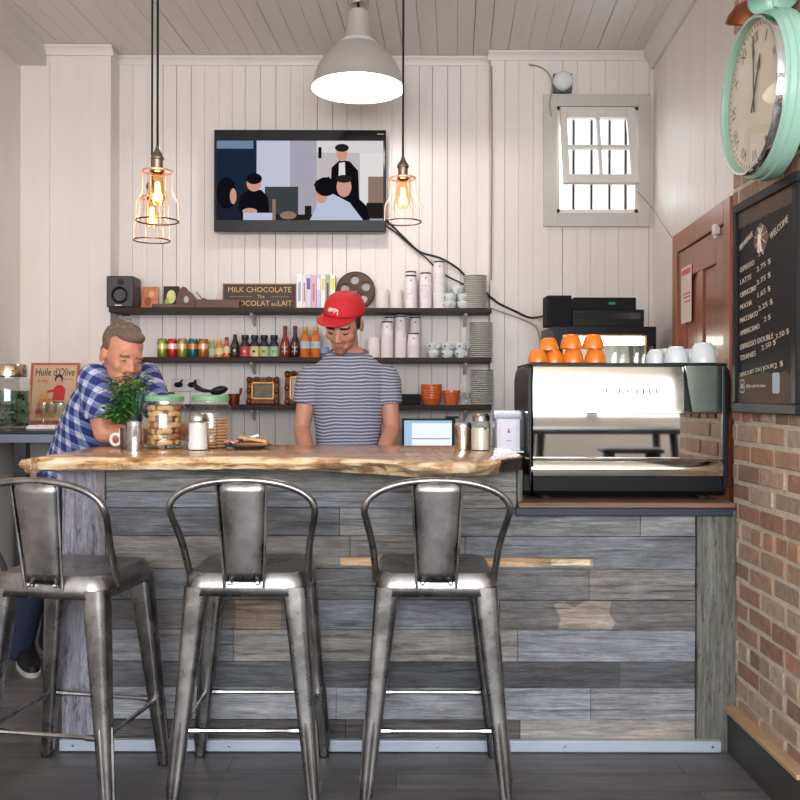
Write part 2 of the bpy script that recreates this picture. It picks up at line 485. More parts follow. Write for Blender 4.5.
# sash, hung at its top edge and tilted into the room
hx0, hx1, htop = PX(559, 0, 5.79).x, PX(633, 0, 5.79).x, WZ1 - .012
sh = .535
S = inv @ Matrix.Translation((0, 5.785, htop)) @ Matrix.Rotation(math.radians(-14.5), 4, 'X')
mb = MB(); mb.M = S
st = .052
for x0, x1, z0, z1 in ((hx0, hx0 + st * .8, -sh, 0), (hx1 - st, hx1, -sh, 0), (hx0 + st * .8, hx1 - st, -sh, -sh + .06), (hx0 + st * .8, hx1 - st, -.075, 0),
                       ((hx0 + hx1) / 2 - .012, (hx0 + hx1) / 2 + .012, -sh + .06, -.075), (hx0 + st * .8, hx1 - st, -.29, -.268)):
    mb.box(x0, x1, -.018, .018, z0, z1)
sash = mb.build('sash', M_trim, w_root, bevel=.003)
xm = (hx0 + hx1) / 2
for x0, x1 in ((hx0 + st * .8, xm - .012), (xm + .012, hx1 - st)):
    for z0, z1 in ((-.268, -.075), (-sh + .06, -.29)):
        mb = MB(); mb.M = S; mb.box(x0, x1, -.002, .002, z0, z1); mb.build('pane', M_pane, sash)
mb = MB(); mb.M = inv @ Matrix.Translation(((hx0 + hx1) / 2 + .02, 5.76, htop - .03)); mb.box(-.02, .02, -.012, .012, -.012, .01); mb.build('latch', M_trim, w_root, bevel=.003)
M_bar = mat('rusty_bar', (64, 48, 44), 0.8)
for px in (573, 591, 609, 625):
    x = PX(px, 0, 5.97).x; mb = MB(); mb.M = inv; mb.tube([(x, 5.97, WZ0), (x, 5.97, WZ1)], .010, 8); mb.build('bar', M_bar, w_root)

# ---------------------------------------------------------------- brown panelled door in the askew wall
M_door = mat('varnished_door', (148, 84, 56), 0.34, var=.16, vscale=5, stretch=(6, 6, .7), coat=.25)
M_doorf = mat('varnished_frame', (156, 94, 64), 0.4, var=.14, vscale=5, stretch=(6, 6, .7))
ang = math.atan(.058)
dy0, dy1, dz = 4.12, 5.185, 2.242
droot = thing('door_1', 'brown varnished panel door in the white side wall beside the chalkboard', 'door', (wall_x((dy0 + dy1) / 2), (dy0 + dy1) / 2, 0), -ang)
droot['kind'] = 'structure'
hw = (dy1 - dy0) / 2
mb = MB()
mb.box(-.03, 0, -hw, -hw + .1, 0, dz); mb.box(-.03, 0, hw - .1, hw, 0, dz); mb.box(-.03, 0, -hw + .1, hw - .1, dz - .11, dz)
mb.build('door_frame', M_doorf, droot, bevel=.004)
mb = MB(); lw = hw - .105; zt = dz - .115
for y0, y1, z0, z1 in ((-lw, -lw + .14, .01, zt), (lw - .14, lw, .01, zt), (-.055, .055, .2, zt - .16), (-lw + .14, lw - .14, zt - .16, zt), (-lw + .14, lw - .14, .01, .2), (-lw + .14, lw - .14, .95, 1.09)):
    mb.box(-.02, 0, y0, y1, z0, z1)
leaf = mb.build('door_leaf', M_door, droot, bevel=.004)
for y0, y1 in ((-lw + .14, -.055), (.055, lw - .14)):
    for z0, z1 in ((.2, .95), (1.09, zt - .16)):
        mb = MB(); mb.box(-.006, 0, y0, y1, z0, z1); mb.box(-.011, 0, y0 + .03, y1 - .03, z0 + .03, z1 - .03); mb.build('panel', M_door, leaf, bevel=.003)
mb = MB(); mb.box(-.050, -.02, -lw + .07, -lw + .115, zt - .03, zt + .02); mb.box(-.045, -.03, -lw + .08, -lw + .105, zt - .05, zt - .03)
tag(mb.build('door_contact', M_white, droot, bevel=.004), 'small white contact sensor')

# ---------------------------------------------------------------- bar counter: planked front, posts, kick strip, body
def barn_mat(name, rgb, sx, sz, attr):
    m = bpy.data.materials.new(name); m.use_nodes = True; n = N(m); b = m.node_tree.nodes['Principled BSDF']
    tc = n('TexCoord')
    def noise(x, z, scale, det=8.0, dist=0.0, r=.7):
        mp = n('Mapping'); mp.inputs['Scale'].default_value = (x, 1, z); n.link(tc.outputs['Object'], mp.inputs[0])
        q = n('TexNoise', i_Scale=scale, i_Detail=det, i_Roughness=r, i_Distortion=dist); n.link(mp.outputs[0], q.inputs['Vector']); return q.outputs['Fac']
    def ramp(src, a, b_, lo, hi):
        r = n('MapRange'); r.inputs[1].default_value = a; r.inputs[2].default_value = b_; r.inputs[3].default_value = lo; r.inputs[4].default_value = hi; n.link(src, r.inputs[0]); return r.outputs[0]
    def mul(a, b_):
        q = n('Math', operation='MULTIPLY'); n.link(a, q.inputs[0]); n.link(b_, q.inputs[1]); return q.outputs[0]
    grain = noise(sx * 1.2, sz * 1.0, 3.0, 10.0, .7, .75); fibre = noise(sx * 3.5, sz * 5.0, 4.0, 4.0, .3); blotch = noise(sx * 1.6, sz * .25, 2.2, 6.0, .5); warm = noise(sx * 1.1, sz * .35, 1.7, 4.0)
    crack = noise(sx * .9, sz * 2.2, 2.6, 3.0, .8); dark = noise(sx * .7, sz * .5, 1.4, 5.0, 1.2)
    k = mul(mul(mul(ramp(crack, .58, .66, 1, .5), ramp(dark, .54, .70, 1, .58)), ramp(grain, .32, .68, .50, 1.75)), mul(ramp(fibre, .3, .7, .72, 1.28), ramp(blotch, .3, .7, .62, 1.35)))
    if attr: at = n('Attribute', attribute_name='col'); base = at.outputs['Color']
    else: rg = n('RGB'); rg.outputs[0].default_value = lin(rgb); base = rg.outputs[0]
    vs = n('VectorMath', operation='SCALE'); n.link(base, vs.inputs[0]); n.link(k, vs.inputs['Scale'])
    mx = n('Mix', data_type='RGBA', blend_type='MULTIPLY'); n.link(ramp(warm, .52, .72, 0, .75), mx.inputs['Factor'])
    A = [s for s in mx.inputs if s.name == 'A' and s.type == 'RGBA'][0]; B = [s for s in mx.inputs if s.name == 'B' and s.type == 'RGBA'][0]
    n.link(vs.outputs[0], A); B.default_value = (1.0, .80, .62, 1)
    n.link([o for o in mx.outputs if o.type == 'RGBA'][0], b.inputs['Base Color'])
    b.inputs['Roughness'].default_value = .7; b.inputs['Specular IOR Level'].default_value = .3
    bp = n('Bump', i_Strength=.6, i_Distance=.006); n.link(k, bp.inputs['Height']); n.link(bp.outputs[0], b.inputs['Normal'])
    return m
M_barn = barn_mat('grey_barnwood', (110, 110, 114), 1.0, 15, True)
M_post = barn_mat('weathered_post', (112, 112, 106), 15, 1.2, False)
M_postl = barn_mat('weathered_post_violet', (150, 148, 158), 11, 1.4, False)
M_alu = mat('aluminium_strip', (186, 194, 210), 0.42, .25, var=.04, vscale=8, stretch=(1, 1, 12))
FY = 3.33
croot = thing('bar_counter', 'long bar counter faced with grey weathered planks below the live edge slab', 'counter', (0, FY, 0))
inv = Matrix.Translation((0, -FY, 0))
xl0, xl1, xr0, xr1 = PX(63, 0, FY).x, PX(106, 0, FY).x, PX(696, 0, FY).x, 1.258
mb = MB(); mb.M = inv
mb.box(xl0, .440, FY + .02, 3.86, 0, 1.045, 0); mb.box(.446, 1.255, FY + .02, 3.75, 0, .87, 0)
mb.build('body', M_blackm, croot)
mb = MB(); mb.M = inv; rnd = random.Random(33)
pal = [(128, 129, 132), (112, 113, 117), (152, 153, 155), (96, 97, 100), (136, 132, 128), (120, 122, 128), (142, 144, 148)]
rowz = [.0, .111, .230, .327, .446, .557, .673, .795, .899, .959, 1.045]
special = {0: [(84, 81, 80)], 1: [(158, 159, 162), (148, 150, 155)], 2: [(82, 83, 87), (94, 95, 98)], 3: [(116, 117, 120)], 4: [(100, 97, 96), (98, 100, 107)],
           5: [(112, 112, 114), (120, 118, 116)], 6: [(112, 114, 118), (118, 114, 110)], 7: [(122, 122, 122)], 8: [(112, 112, 112)], 9: [(100, 99, 98), (120, 119, 116)]}
for i, (z0, z1) in enumerate(zip(rowz, rowz[1:])):
    xend = xr0 if z1 < .91 else .446
    x = xl1
    while x < xend - .01:
        L = rnd.uniform(.42, 1.25); x2 = min(x + L, xend)
        if xend - x2 < .2: x2 = xend
        c = rnd.choice(special[i] + [rnd.choice(pal)]); mb.c = jit(tuple(q * 1.25 for q in lin(c)[:3]), .16)
        if i == 55 and rnd.random() < .25: mb.c = lin((132, 108, 88))[:3]
        mb.box(x + .0008, x2 - .0008, FY + rnd.uniform(0, .004), FY + .022, z0 + .001, z1 - .0012, 0)
        x = x2
mb.c = lin((196, 160, 126))[:3]; mb.box(-.21, .73, FY - .001, FY + .02, .682, .714, 0)      # the thin warm lath let in among the grey
mb.c = lin((250, 222, 186))[:3]; mb.box(.575, .72, FY - .0016, FY + .02, .687, .710, 0)
mb.c = lin((160, 149, 138))[:3]; mb.prism([(.60, .449), (.80, .449), (.815, .475), (.79, .51), (.80, .554), (.70, .554), (.66, .53), (.62, .554), (.585, .54), (.61, .49)], FY - .0008, FY + .02)
mb.c = lin((142, 124, 110))[:3]; mb.box(-.60, -.43, FY - .0008, FY + .02, .448, .555, 0)
mb.c = (1, 1, 1)
mb.build('plank_panel', M_barn, croot, bevel=.0015)
mb = MB(); mb.M = inv; mb.box(xl0, xl1 - .002, FY - .008, FY + .02, 0, 1.045); tag(mb.build('corner_post', M_postl, croot, bevel=.003), 'violet grey upright board')
mb = MB(); mb.M = inv; mb.box(xr0 + .002, xr1, FY - .012, FY + .02, 0, .895); tag(mb.build('corner_post', M_post, croot, bevel=.003), 'greenish grey upright board')
mb = MB(); mb.M = inv; mb.box(.447, .466, FY - .016, FY + .002, .9265, 1.045); mb.build('end_board', M_post, croot, bevel=.003)
mb = MB(); mb.M = inv; mb.box(xl0, PX(722, 0, FY - .03).x, FY - .032, FY - .008, 0.004, .046)
ks = mb.build('kick_strip', M_alu, croot, bevel=.003)
for px in (74, 230, 438, 565, 713):
    mb = MB(); mb.M = inv @ Matrix.Translation((PX(px, 0, FY - .03).x, FY - .032, .026)); mb.lathe([(0, -.004), (.005, -.003), (.006, 0)], seg=10, axis='Y'); mb.build('screw', M_chrome, ks)

# live edge slab
def slab_mat():
    m = bpy.data.materials.new('live_edge_wood'); m.use_nodes = True; n = N(m); b = m.node_tree.nodes['Principled BSDF']
    tc = n('TexCoord'); mp = n('Mapping'); mp.inputs['Scale'].default_value = (.9, 7, 9); n.link(tc.outputs['Object'], mp.inputs[0])
    nz = n('TexNoise', i_Scale=2.6, i_Detail=8.0, i_Roughness=.62, i_Distortion=.6); n.link(mp.outputs[0], nz.inputs['Vector'])
    cr = n('ValToRGB'); e = cr.color_ramp.elements
    e[0].position = .3; e[0].color = lin((138, 92, 58)); e[1].position = .72; e[1].color = lin((222, 184, 136))
    x = e.new(.5); x.color = lin((192, 142, 98))
    n.link(nz.outputs['Fac'], cr.inputs[0]); n.link(cr.outputs[0], b.inputs['Base Color'])
    b.inputs['Roughness'].default_value = .24; b.inputs['Coat Weight'].default_value = .5; b.inputs['Coat Roughness'].default_value = .12
    return m
def edge_mat():
    m = bpy.data.materials.new('raw_live_edge'); m.use_nodes = True; n = N(m); b = m.node_tree.nodes['Principled BSDF']
    tc = n('TexCoord'); mp = n('Mapping'); mp.inputs['Scale'].default_value = (2.2, 6, 11); n.link(tc.outputs['Object'], mp.inputs[0])
    nz = n('TexNoise', i_Scale=3.2, i_Detail=7.0, i_Roughness=.6, i_Distortion=.8); n.link(mp.outputs[0], nz.inputs['Vector'])
    cr = n('ValToRGB'); e = cr.color_ramp.elements
    e[0].position = .33; e[0].color = lin((128, 82, 52)); e[1].position = .62; e[1].color = lin((244, 226, 190))
    x = e.new(.44); x.color = lin((196, 148, 102)); x = e.new(.51); x.color = lin((230, 200, 154))
    n.link(nz.outputs['Fac'], cr.inputs[0]); n.link(cr.outputs[0], b.inputs['Base Color'])
    b.inputs['Roughness'].default_value = .4
    bp = n('Bump', i_Strength=.5, i_Distance=.01); n.link(nz.outputs['Fac'], bp.inputs['Height']); n.link(bp.outputs[0], b.inputs['Normal'])
    return m
M_slab, M_edge = slab_mat(), edge_mat(); M_dark_end = mat('dark_slab_end', (58, 42, 34), .85, var=.4, vscale=30, bump=.8, bscale=60)  # last one: darker brown for the front edge at the slab's right end
ZT = 1.10
mb = MB(); rnd = random.Random(8); n = 90
yb = 3.91
def interp(tab, x):
    for (a, va), (b, vb) in zip(tab, tab[1:]):
        if x <= b: return va + (vb - va) * max(0, min(1, (x - a) / (b - a)))
    return tab[-1][1]
top_px = [(18, 461), (40, 458), (120, 457.5), (250, 457), (330, 458), (380, 460), (410, 462), (450, 463), (490, 460), (523, 456)]
bot_px = [(18, 470), (24, 471.5), (60, 472), (120, 471.5), (200, 471), (250, 470), (300, 471), (330, 468), (380, 466), (400, 468), (420, 473), (445, 475), (470, 474), (490, 470), (505, 464), (523, 459)]
cols = []
for i in range(n + 1):
    px = 18 + (523 - 18) * i / n
    tp = interp(top_px, px); bp_ = interp(bot_px, px)
    yf = (CH - ZT) * FPX / (tp - CY) + rnd.uniform(-.006, .006)
    x = (px - CX) / FPX * yf
    if i < 4: yf += (.022, .010, .004, .001)[i]
    bulge = .5 + .5 * math.sin(i * .7)
    zb = CH - (bp_ - CY) * (yf - .01) / FPX + rnd.uniform(-.002, .002)
    ye = yf - .012 - .01 * bulge
    cols.append([(x, yb, ZT), (x, yf + .012, ZT), (x, yf, ZT - .003), (x, ye, (ZT * .55 + zb * .45)), (x, yf - .004, zb + .004), (x, yf + .02, zb), (x, yf + .05, 1.047), (x, yb, 1.047)])
v = [p for c in cols for p in c]; f = []; mi = []
k = 8
for i in range(n):
    for j in range(k):
        j2 = (j + 1) % k
        f.append((i * k + j, i * k + j2, (i + 1) * k + j2, (i + 1) * k + j)); mi.append(0 if j in (0, 6, 7) else (2 if i > n * .955 and j >= 2 else 1))
f.append(tuple(range(k))); mi.append(1); f.append(tuple(n * k + j for j in range(k))[::-1]); mi.append(1)
o = len(mb.v); mb.add(v, f, 0, True); mb.mi = mi
slab = mb.build('countertop', [M_slab, M_edge, M_dark_end], loc=(0, 3.5, 1.047))
tag(slab, 'thick live edge wooden slab forming the bar top over the plank front', 'countertop')

# ledge that carries the espresso machine
mb = MB(); mb.box(.447, 1.245, 3.285, 3.78, .906, .926)
tag(mb.build('machine_ledge', mat('scorched_pine', (122, 90, 68), .6, var=.3, vscale=4, stretch=(1.2, 12, 14), bump=.4, bscale=10), loc=(.85, 3.5, .906), bevel=.004),
    'narrow brown wooden ledge under the espresso machine', 'ledge')
mb = MB(); mb.box(PX(517, 0, 3.27).x, 1.240, 3.295, 3.315, .876, .905)
o = mb.build('support_angle', mat('blue_black_steel', (46, 52, 64), .5, .3), croot, bevel=.003); o.data.transform(Matrix.Translation((0, -FY, 0)))
# work top behind the bar, and the low counter along the back wall
M_work = mat('dark_worktop', (58, 56, 55), .5)
wroot = thing('work_counter', 'low dark work counter behind the bar under the bartender', 'counter', (-.3, 4.0, 0))
mb = MB(); mb.M = Matrix.Translation((.3, -4.0, 0)); mb.box(-1.1, .46, 3.93, 4.17, .86, .90); mb.build('worktop', M_work, wroot, bevel=.003)
mb = MB(); mb.M = Matrix.Translation((.3, -4.0, 0)); mb.box(-1.08, .44, 3.93, 4.14, 0, .86); mb.build('carcass', M_blackm, wroot)
broot = thing('back_counter', 'low dark cabinet run along the back wall below the shelves', 'counter', (0, 5.5, 0))
mb = MB(); mb.M = Matrix.Translation((0, -5.5, 0)); mb.box(-1.58, 1.585, 5.05, 5.79, .86, .90); mb.build('worktop', M_work, broot, bevel=.003)
mb = MB(); mb.M = Matrix.Translation((0, -5.5, 0)); mb.box(-1.56, 1.58, 5.08, 5.79, 0, .86); mb.build('carcass', M_blackm, broot)

# ---------------------------------------------------------------- bar stools of raw gunmetal steel
def gun_mat():
    m = bpy.data.materials.new('gunmetal_steel'); m.use_nodes = True; n = N(m); b = m.node_tree.nodes['Principled BSDF']
    tc = n('TexCoord'); mp = n('Mapping'); mp.inputs['Scale'].default_value = (3, 3, 3); n.link(tc.outputs['Object'], mp.inputs[0])
    nz = n('TexNoise', i_Scale=2.5, i_Detail=6.0, i_Roughness=.6); n.link(mp.outputs[0], nz.inputs['Vector'])
    cr = n('ValToRGB'); e = cr.color_ramp.elements
    e[0].position = .3; e[0].color = lin((106, 105, 104)); e[1].position = .72; e[1].color = lin((184, 181, 178))
    n.link(nz.outputs['Fac'], cr.inputs[0]); n.link(cr.outputs[0], b.inputs['Base Color'])
    b.inputs['Metallic'].default_value = 1.0
    r = n('MapRange'); r.inputs[1].default_value = .3; r.inputs[2].default_value = .7; r.inputs[3].default_value = .2; r.inputs[4].default_value = .36
    n.link(nz.outputs['Fac'], r.inputs[0]); n.link(r.outputs[0], b.inputs['Roughness'])
    return m
M_gun = gun_mat()
M_rubber = mat('black_rubber', (20, 20, 21), .8)
def rsq(hx, hy, r, seg=5):
    out = []
    for cx, cy, a0 in ((hx - r, hy - r, 0), (-hx + r, hy - r, 90), (-hx + r, -hy + r, 180), (hx - r, -hy + r, 270)):
        for k in range(seg + 1):
            a = math.radians(a0 + 90 * k / seg); out.append((cx + r * math.cos(a), cy + r * math.sin(a)))
    return out
def ringstack(mb, rows, m=0):
    """rows: (outline, z) of equal length, both ends closed"""
    k = len(rows[0][0]); v = [(x, y, z) for o, z in rows for x, y in o]; f = []
    for i in range(len(rows) - 1):
        for j in range(k):
            j2 = (j + 1) % k; f.append((i * k + j, i * k + j2, (i + 1) * k + j2, (i + 1) * k + j))
    f.append(tuple(range(k))[::-1]); f.append(tuple((len(rows) - 1) * k + j for j in range(k)))
    mb.add(v, f, m, True)
def make_stool(label):
    t = thing('bar_stool', label, 'bar stool', (0, 0, 0), 0, 'gunmetal bar stools along the counter')
    mb = MB()
    ringstack(mb, [(rsq(.200, .195, .055), .672), (rsq(.198, .193, .055), .700), (rsq(.193, .188, .055), .728), (rsq(.180, .175, .05), .744), (rsq(.165, .160, .045), .7455),
                   (rsq(.10, .095, .04), .739), (rsq(.01, .01, .008), .737)])
    mb.f = [f for f in mb.f if len(f) <= 4 or mb.v[f[0]][2] > .70]; n = len(mb.f); mb.mi = [0] * n; mb.sm = [True] * n; mb.col = [(1, 1, 1)] * n
    s = mb.build('seat', M_gun, t)
    so = s.modifiers.new('sheet', 'SOLIDIFY'); so.thickness = .0025; so.offset = -1
    mb = MB()
    for sx in (-1, 1):
        mb.tube([(-.14 * sx, -.14, .715), (.14 * sx, .14, .715)], .012, 6)
    mb.build('brace', M_gun, t)
    for sx, sy in ((-1, -1), (1, -1), (1, 1), (-1, 1)):
        mb = MB(); rows = []
        for i in range(13):
            u = i / 12; z = .004 + (.70 - .004) * u
            cx = sx * (.226 - .068 * u); cy = sy * (.204 - .050 * u)
            h = .019 + .021 * u
            o = [(cx + sx * x, cy + sy * y) for x, y in rsq(h, h, h * .62, 4)]
            if sx * sy < 0: o = o[::-1]
            rows.append((o, z))
        ringstack(mb, rows)
        leg = mb.build('leg', M_gun, t)
        mb = MB()                                                             # the pressed rib on the lower half
        for fx, fy in ((0, sy), (sx, 0)):
            pts = []
            for i in range(9):
                u = .03 + .36 * i / 8; z = .004 + .696 * u; h = .019 + .021 * u
                pts.append((sx * (.226 - .068 * u) + fx * (h + .001), sy * (.204 - .050 * u) + fy * (h + .001), z))
            mb.tube(pts, [.002] + [.006] * 7 + [.002], 6)
        mb.build('rib', M_gun, leg)
        mb = MB(); mb.box(sx * .226 - .019, sx * .226 + .019, sy * .204 - .019, sy * .204 + .019, 0, .022)
        mb.build('rubber_foot', M_rubber, leg, bevel=.006)
    for (ax, ay, bx, by) in ((-1, -1, 1, -1), (1, -1, 1, 1), (1, 1, -1, 1), (-1, 1, -1, -1)):
        z = .238; e = .204
        A, B = Vector((ax * e, ay * .188, z)), Vector((bx * e, by * .188, z)); d = (B - A).normalized()
        A += d * .022; B -= d * .022
        mb = MB(); mb.tube([A, A + d * .035, A + d * .045, B - d * .045, B - d * .035, B], [.011, .011, .0075, .0075, .011, .011], 8)
        mb.build('footrail', M_gun, t)
    key = [(-.197, -.085, .700), (-.198, -.100, .735), (-.208, -.160, .84), (-.226, -.214, .925), (-.230, -.240, .962), (-.213, -.246, .995), (-.168, -.250, 1.024), (-.096, -.252, 1.044), (0, -.253, 1.051)]
    full = key + [(-x, y, z) for x, y, z in key[-2::-1]]
    P = [Vector(p) for p in full]; pts = []
    for i in range(len(P) - 1):
        p0, p1, p2, p3 = P[max(i - 1, 0)], P[i], P[i + 1], P[min(i + 2, len(P) - 1)]
        for k in range(4):
            u = k / 4
            pts.append(.5 * ((2 * p1) + (p2 - p0) * u + (2 * p0 - 5 * p1 + 4 * p2 - p3) * u * u + (3 * p1 - p0 - 3 * p2 + p3) * u ** 3))
    pts.append(P[-1])
    mb = MB(); mb.tube(pts, .0115, 10); mb.build('back_hoop', M_gun, t)
    mb = MB(); v, f = [], []; nx, nz = 8, 10
    for j in range(nz + 1):
        u = j / nz; z = .722 + (1.045 - .722) * u; w = .064 + .016 * u
        y0 = -.196 - .056 * min(1, u * 1.08) if u > .06 else -.197
        for i in range(nx + 1):
            s_ = -1 + 2 * i / nx
            v.append((s_ * w, y0 + .010 * (1 - s_ * s_) * -1 + .006 * (abs(s_) > .95), z))
    for j in range(nz):
        for i in range(nx):
            f.append((j * (nx + 1) + i, j * (nx + 1) + i + 1, (j + 1) * (nx + 1) + i + 1, (j + 1) * (nx + 1) + i))
    mb.add(v, f, 0, True); sp = mb.build('back_splat', M_gun, t)
    so = sp.modifiers.new('sheet', 'SOLIDIFY'); so.thickness = .003; so.offset = 0
    mb = MB()
    for sx in (-1, 1):
        mb.tube([(sx * .063, -.199, .70), (sx * .065, -.2, .73), (sx * .080, -.252, 1.044)], .0042, 6)
    mb.build('folded_edge', M_gun, sp)
    for sx in (-1, 1):
        mb = MB(); mb.lathe([(0, -.214), (.006, -.212), (.008, -.204), (.008, -.198)], (sx * .045, 0, .716), 10, axis='Y'); mb.build('bolt', M_chrome, sp)
    return t
st = make_stool('gunmetal bar stool squarely facing the counter, nearest the espresso machine')
st.location = (.128, 3.07, 0)
dup(st, (-.490, 3.07, 0), 0, 'gunmetal bar stool between the other two, in front of the jars on the bar')
dup(st, (-1.085, 3.03, 0), math.radians(-10), 'gunmetal bar stool turned slightly askew before the man in plaid')

# furniture in the front half of the room, seen only as reflections in the machine
def far_stool(x, y, rz, label):
    r = thing('tall_stool', label, 'stool', (x, y, 0), rz, 'tall stools behind the camera')
    mb = MB(); mb.box(-.22, .22, -.16, .16, .90, .935); mb.build('seat', M_blackm, r, bevel=.015)
    for sx in (-1, 1):
        for sy in (-1, 1):
            mb = MB(); mb.tube([(sx * .15, sy * .11, .91), (sx * .24, sy * .20, 0)], [.028, .014], 8); mb.build('leg', M_blackm, r)
far_stool(1.72, .1, .1, 'tall black stool behind the camera mirrored in the espresso machine')
r = thing('dark_table', 'dark table behind the camera mirrored in the espresso machine', 'table', (1.75, -1.0, 0))
mb = MB(); mb.box(-.7, .7, -.35, .35, 1.0, 1.04); mb.build('table_top', M_blackm, r, bevel=.01)
for sx in (-1, 1):
    for sy in (-1, 1):
        mb = MB(); mb.tube([(sx * .55, sy * .25, 1.01), (sx * .62, sy * .3, 0)], [.035, .02], 8); mb.build('leg', M_blackm, r)

# ---------------------------------------------------------------- espresso machine
ML, MR = .487, 1.245
YM = 3.35
mroot = thing('espresso_machine', 'wide mirror-polished espresso machine with black side cheeks on the wooden ledge', 'espresso machine', ((ML + MR) / 2, 3.55, .9265))
inv = Matrix.Translation((-(ML + MR) / 2, -3.55, -.931))
zz = lambda py: CH - (py - CY) * YM / FPX
PL, PR = PX(531, 0, YM).x, PX(722, 0, YM).x
M_mir = mat('polished_panel', (214, 210, 202), .03, 1.0, var=.02, vscale=4, stretch=(2, 1, 30))
M_brush = mat('brushed_panel', (226, 218, 200), .12, 1.0, var=.03, vscale=4, stretch=(30, 1, 1))
mb = MB(); mb.M = inv
mb.box(ML + .01, MR - .008, 3.37, 3.72, .948, 1.44)
body = mb.build('housing', M_black, mroot, bevel=.01)
mb = MB(); mb.M = inv
prof = [(3.347, zz(474)), (3.352, .965), (3.375, .948), (3.42, .948), (3.42, zz(474))]
mb.prism(prof, PL - .03, MR - .012, plane='YZ'); mb.build('base_panel', M_black, mroot, bevel=.003)
for nm, z0, z1, y0, y1, mm in (('upper_panel', zz(410), zz(364), 3.349, 3.362, M_brush), ('middle_panel', zz(456), zz(412), 3.350, 3.350, M_mir), ('lower_panel', zz(474), zz(458), 3.340, 3.349, M_brush)):
    mb = MB(); mb.M = inv
    rows = []
    for i in range(9):
        u = i / 8; z = z0 + (z1 - z0) * u
        bul = .010 * math.sin(PI * u) if nm == 'lower_panel' else (.004 * math.sin(PI * u) if nm == 'upper_panel' else 0)
        rows.append((y0 + (y1 - y0) * u - bul, z))
    prof = rows + [(3.375, z1), (3.375, z0)]
    xr = PX(684, 0, YM).x if nm == 'upper_panel' else PR
    mb.prism(prof, PL, xr, plane='YZ', smooth=True)
    pnl = mb.build(nm, mm, mroot)
    if nm == 'upper_panel':
        mb = MB(); mb.M = inv
        mb.text('ZUIKCELLI', front(PX(628, 0, YM).x, 3.3395, zz(389.5)), .03, width=.225, height=.021, depth=.001)
        mb.build('lettering', mat('white_letter', (245, 243, 240), .3), pnl)
        pf = [(PX(684, 0, YM).x + .002, z1), (PR, z1), (PX(724, 0, YM).x, z0), (PX(692, 0, YM).x, z0), (PX(688, 0, YM).x, (z0 + z1) / 2)]
        mb = MB(); mb.M = inv; mb.prism(pf, 3.343, 3.375)
        mb.build('corner_panel', mat('greenish_steel', (150, 158, 146), .2, 1.0), mroot)
for py in (411, 457):
    mb = MB(); mb.M = inv; mb.box(PL - .02, PR + .004, 3.341, 3.37, zz(py) - .002, zz(py) + .004); mb.build('seam_rail', M_chrome, mroot, bevel=.001)
for x0, x1, sgn in ((ML, PL, -1), (PR, MR, 1)):
    mb = MB(); mb.M = inv
    z0, z1 = zz(495) + .006, zz(364)
    xa, xb = (x0, x1) if sgn < 0 else (x1, x0)
    pf = [(xb, z0), (xb, z1), (xa - sgn * .018, z1), (xa - sgn * .006, z1 - .015), (xa, z1 - .05), (xa, z1 - .17), (xa - sgn * .006, z1 - .2), (xa - sgn * .008, z0 + .06), (xa - sgn * .02, z0)]
    mb.prism(pf, 3.335, 3.72); mb.build('side_cheek', M_black, mroot, bevel=.006)
mb = MB(); mb.M = inv; mb.box(ML + .012, MR - .01, 3.345, 3.72, 1.436, 1.446)
mb.build('cup_tray', M_black, mroot, bevel=.002)
for sx in (ML + .08, MR - .08):
    for y in (3.42, 3.68):
        mb = MB(); mb.M = inv; mb.cyl(.022, .931, .957, (sx, y), 14); mb.build('foot', M_rubber, mroot)
ZM = 1.447

# ---------------------------------------------------------------- cups and glasses on the machine
M_orange = mat('orange_ceramic', (240, 128, 34), .3, coat=.3, var=.04, vscale=20)
M_wc = mat('white_cup', (226, 230, 230), .25, coat=.3)
def cup_mesh(mb, r=.040, h=.062):
    """a cup standing upside down: wide mouth at the bottom, foot ring on top"""
    mb.lathe([(r * .93, 0), (r, 0), (r * 1.0, h * .12), (r * .92, h * .5), (r * .76, h * .82), (r * .6, h * .94), (r * .6, h), (r * .52, h), (r * .5, h * .95), (0, h * .95)], seg=22)
    mb.lathe([(r * .93, 0), (r * .86, h * .45), (r * .6, h * .85), (0, h * .88)], seg=22)
def handle(mb, r, h, y=0.0):
    pts = []
    for i in range(9):
        a = -PI / 2 + PI * i / 8
        pts.append((r * .86 + .020 * math.cos(a), 0, h * .45 + h * .26 * math.sin(a)))
    mb.tube(pts, .0045, 6)
def make_cup(nm, label, group, r, h, m, cat='cup', hang=True):
    t = thing(nm, label, cat, (0, 0, 0), 0, group)
    mb = MB(); cup_mesh(mb, r, h); mb.build('cup_body', m, t)
    if hang:
        mb = MB(); handle(mb, r, h); mb.build('handle', m, t)
    return t
og = 'orange cups on the espresso machine'
oc = make_cup('orange_cup', 'orange cup standing alone at the outer end of the orange row, bottom up', og, .038, .048, M_orange)
oc.location = (PX(536, 0, 3.5).x, 3.46, ZM); oc.rotation_euler.z = 1.7
def cup_row(src, rows, Y, pitch):
    for px, stack, labels, rz, y in rows:
        for k in range(stack):
            dup(src, (PX(px, 0, y).x, y, ZM + k * pitch), rz, labels[k])
oc2 = dup(oc, (PX(554, 0, 3.5).x, 3.50, ZM), 1.4, 'orange cup second from the outer end, base of a stack of two')
dup(oc2, (PX(548.5, 0, 3.5).x, 3.50, ZM + .0488), 1.9, 'small orange cup set on the second cup of the orange row')
ocb = make_cup('orange_cup', 'tall orange cup at the foot of the middle orange stack', og, .042, .055, M_orange)
ocb.location = (PX(573, 0, 3.5).x, 3.50, ZM); ocb.rotation_euler.z = 1.6
dup(ocb, (PX(571, 0, 3.5).x, 3.50, ZM + .0555), 1.8, 'orange cup on top of the middle orange stack')
dup(ocb, (PX(595, 0, 3.5).x, 3.50, ZM), 1.5, 'orange cup under another, next to the clear glasses')
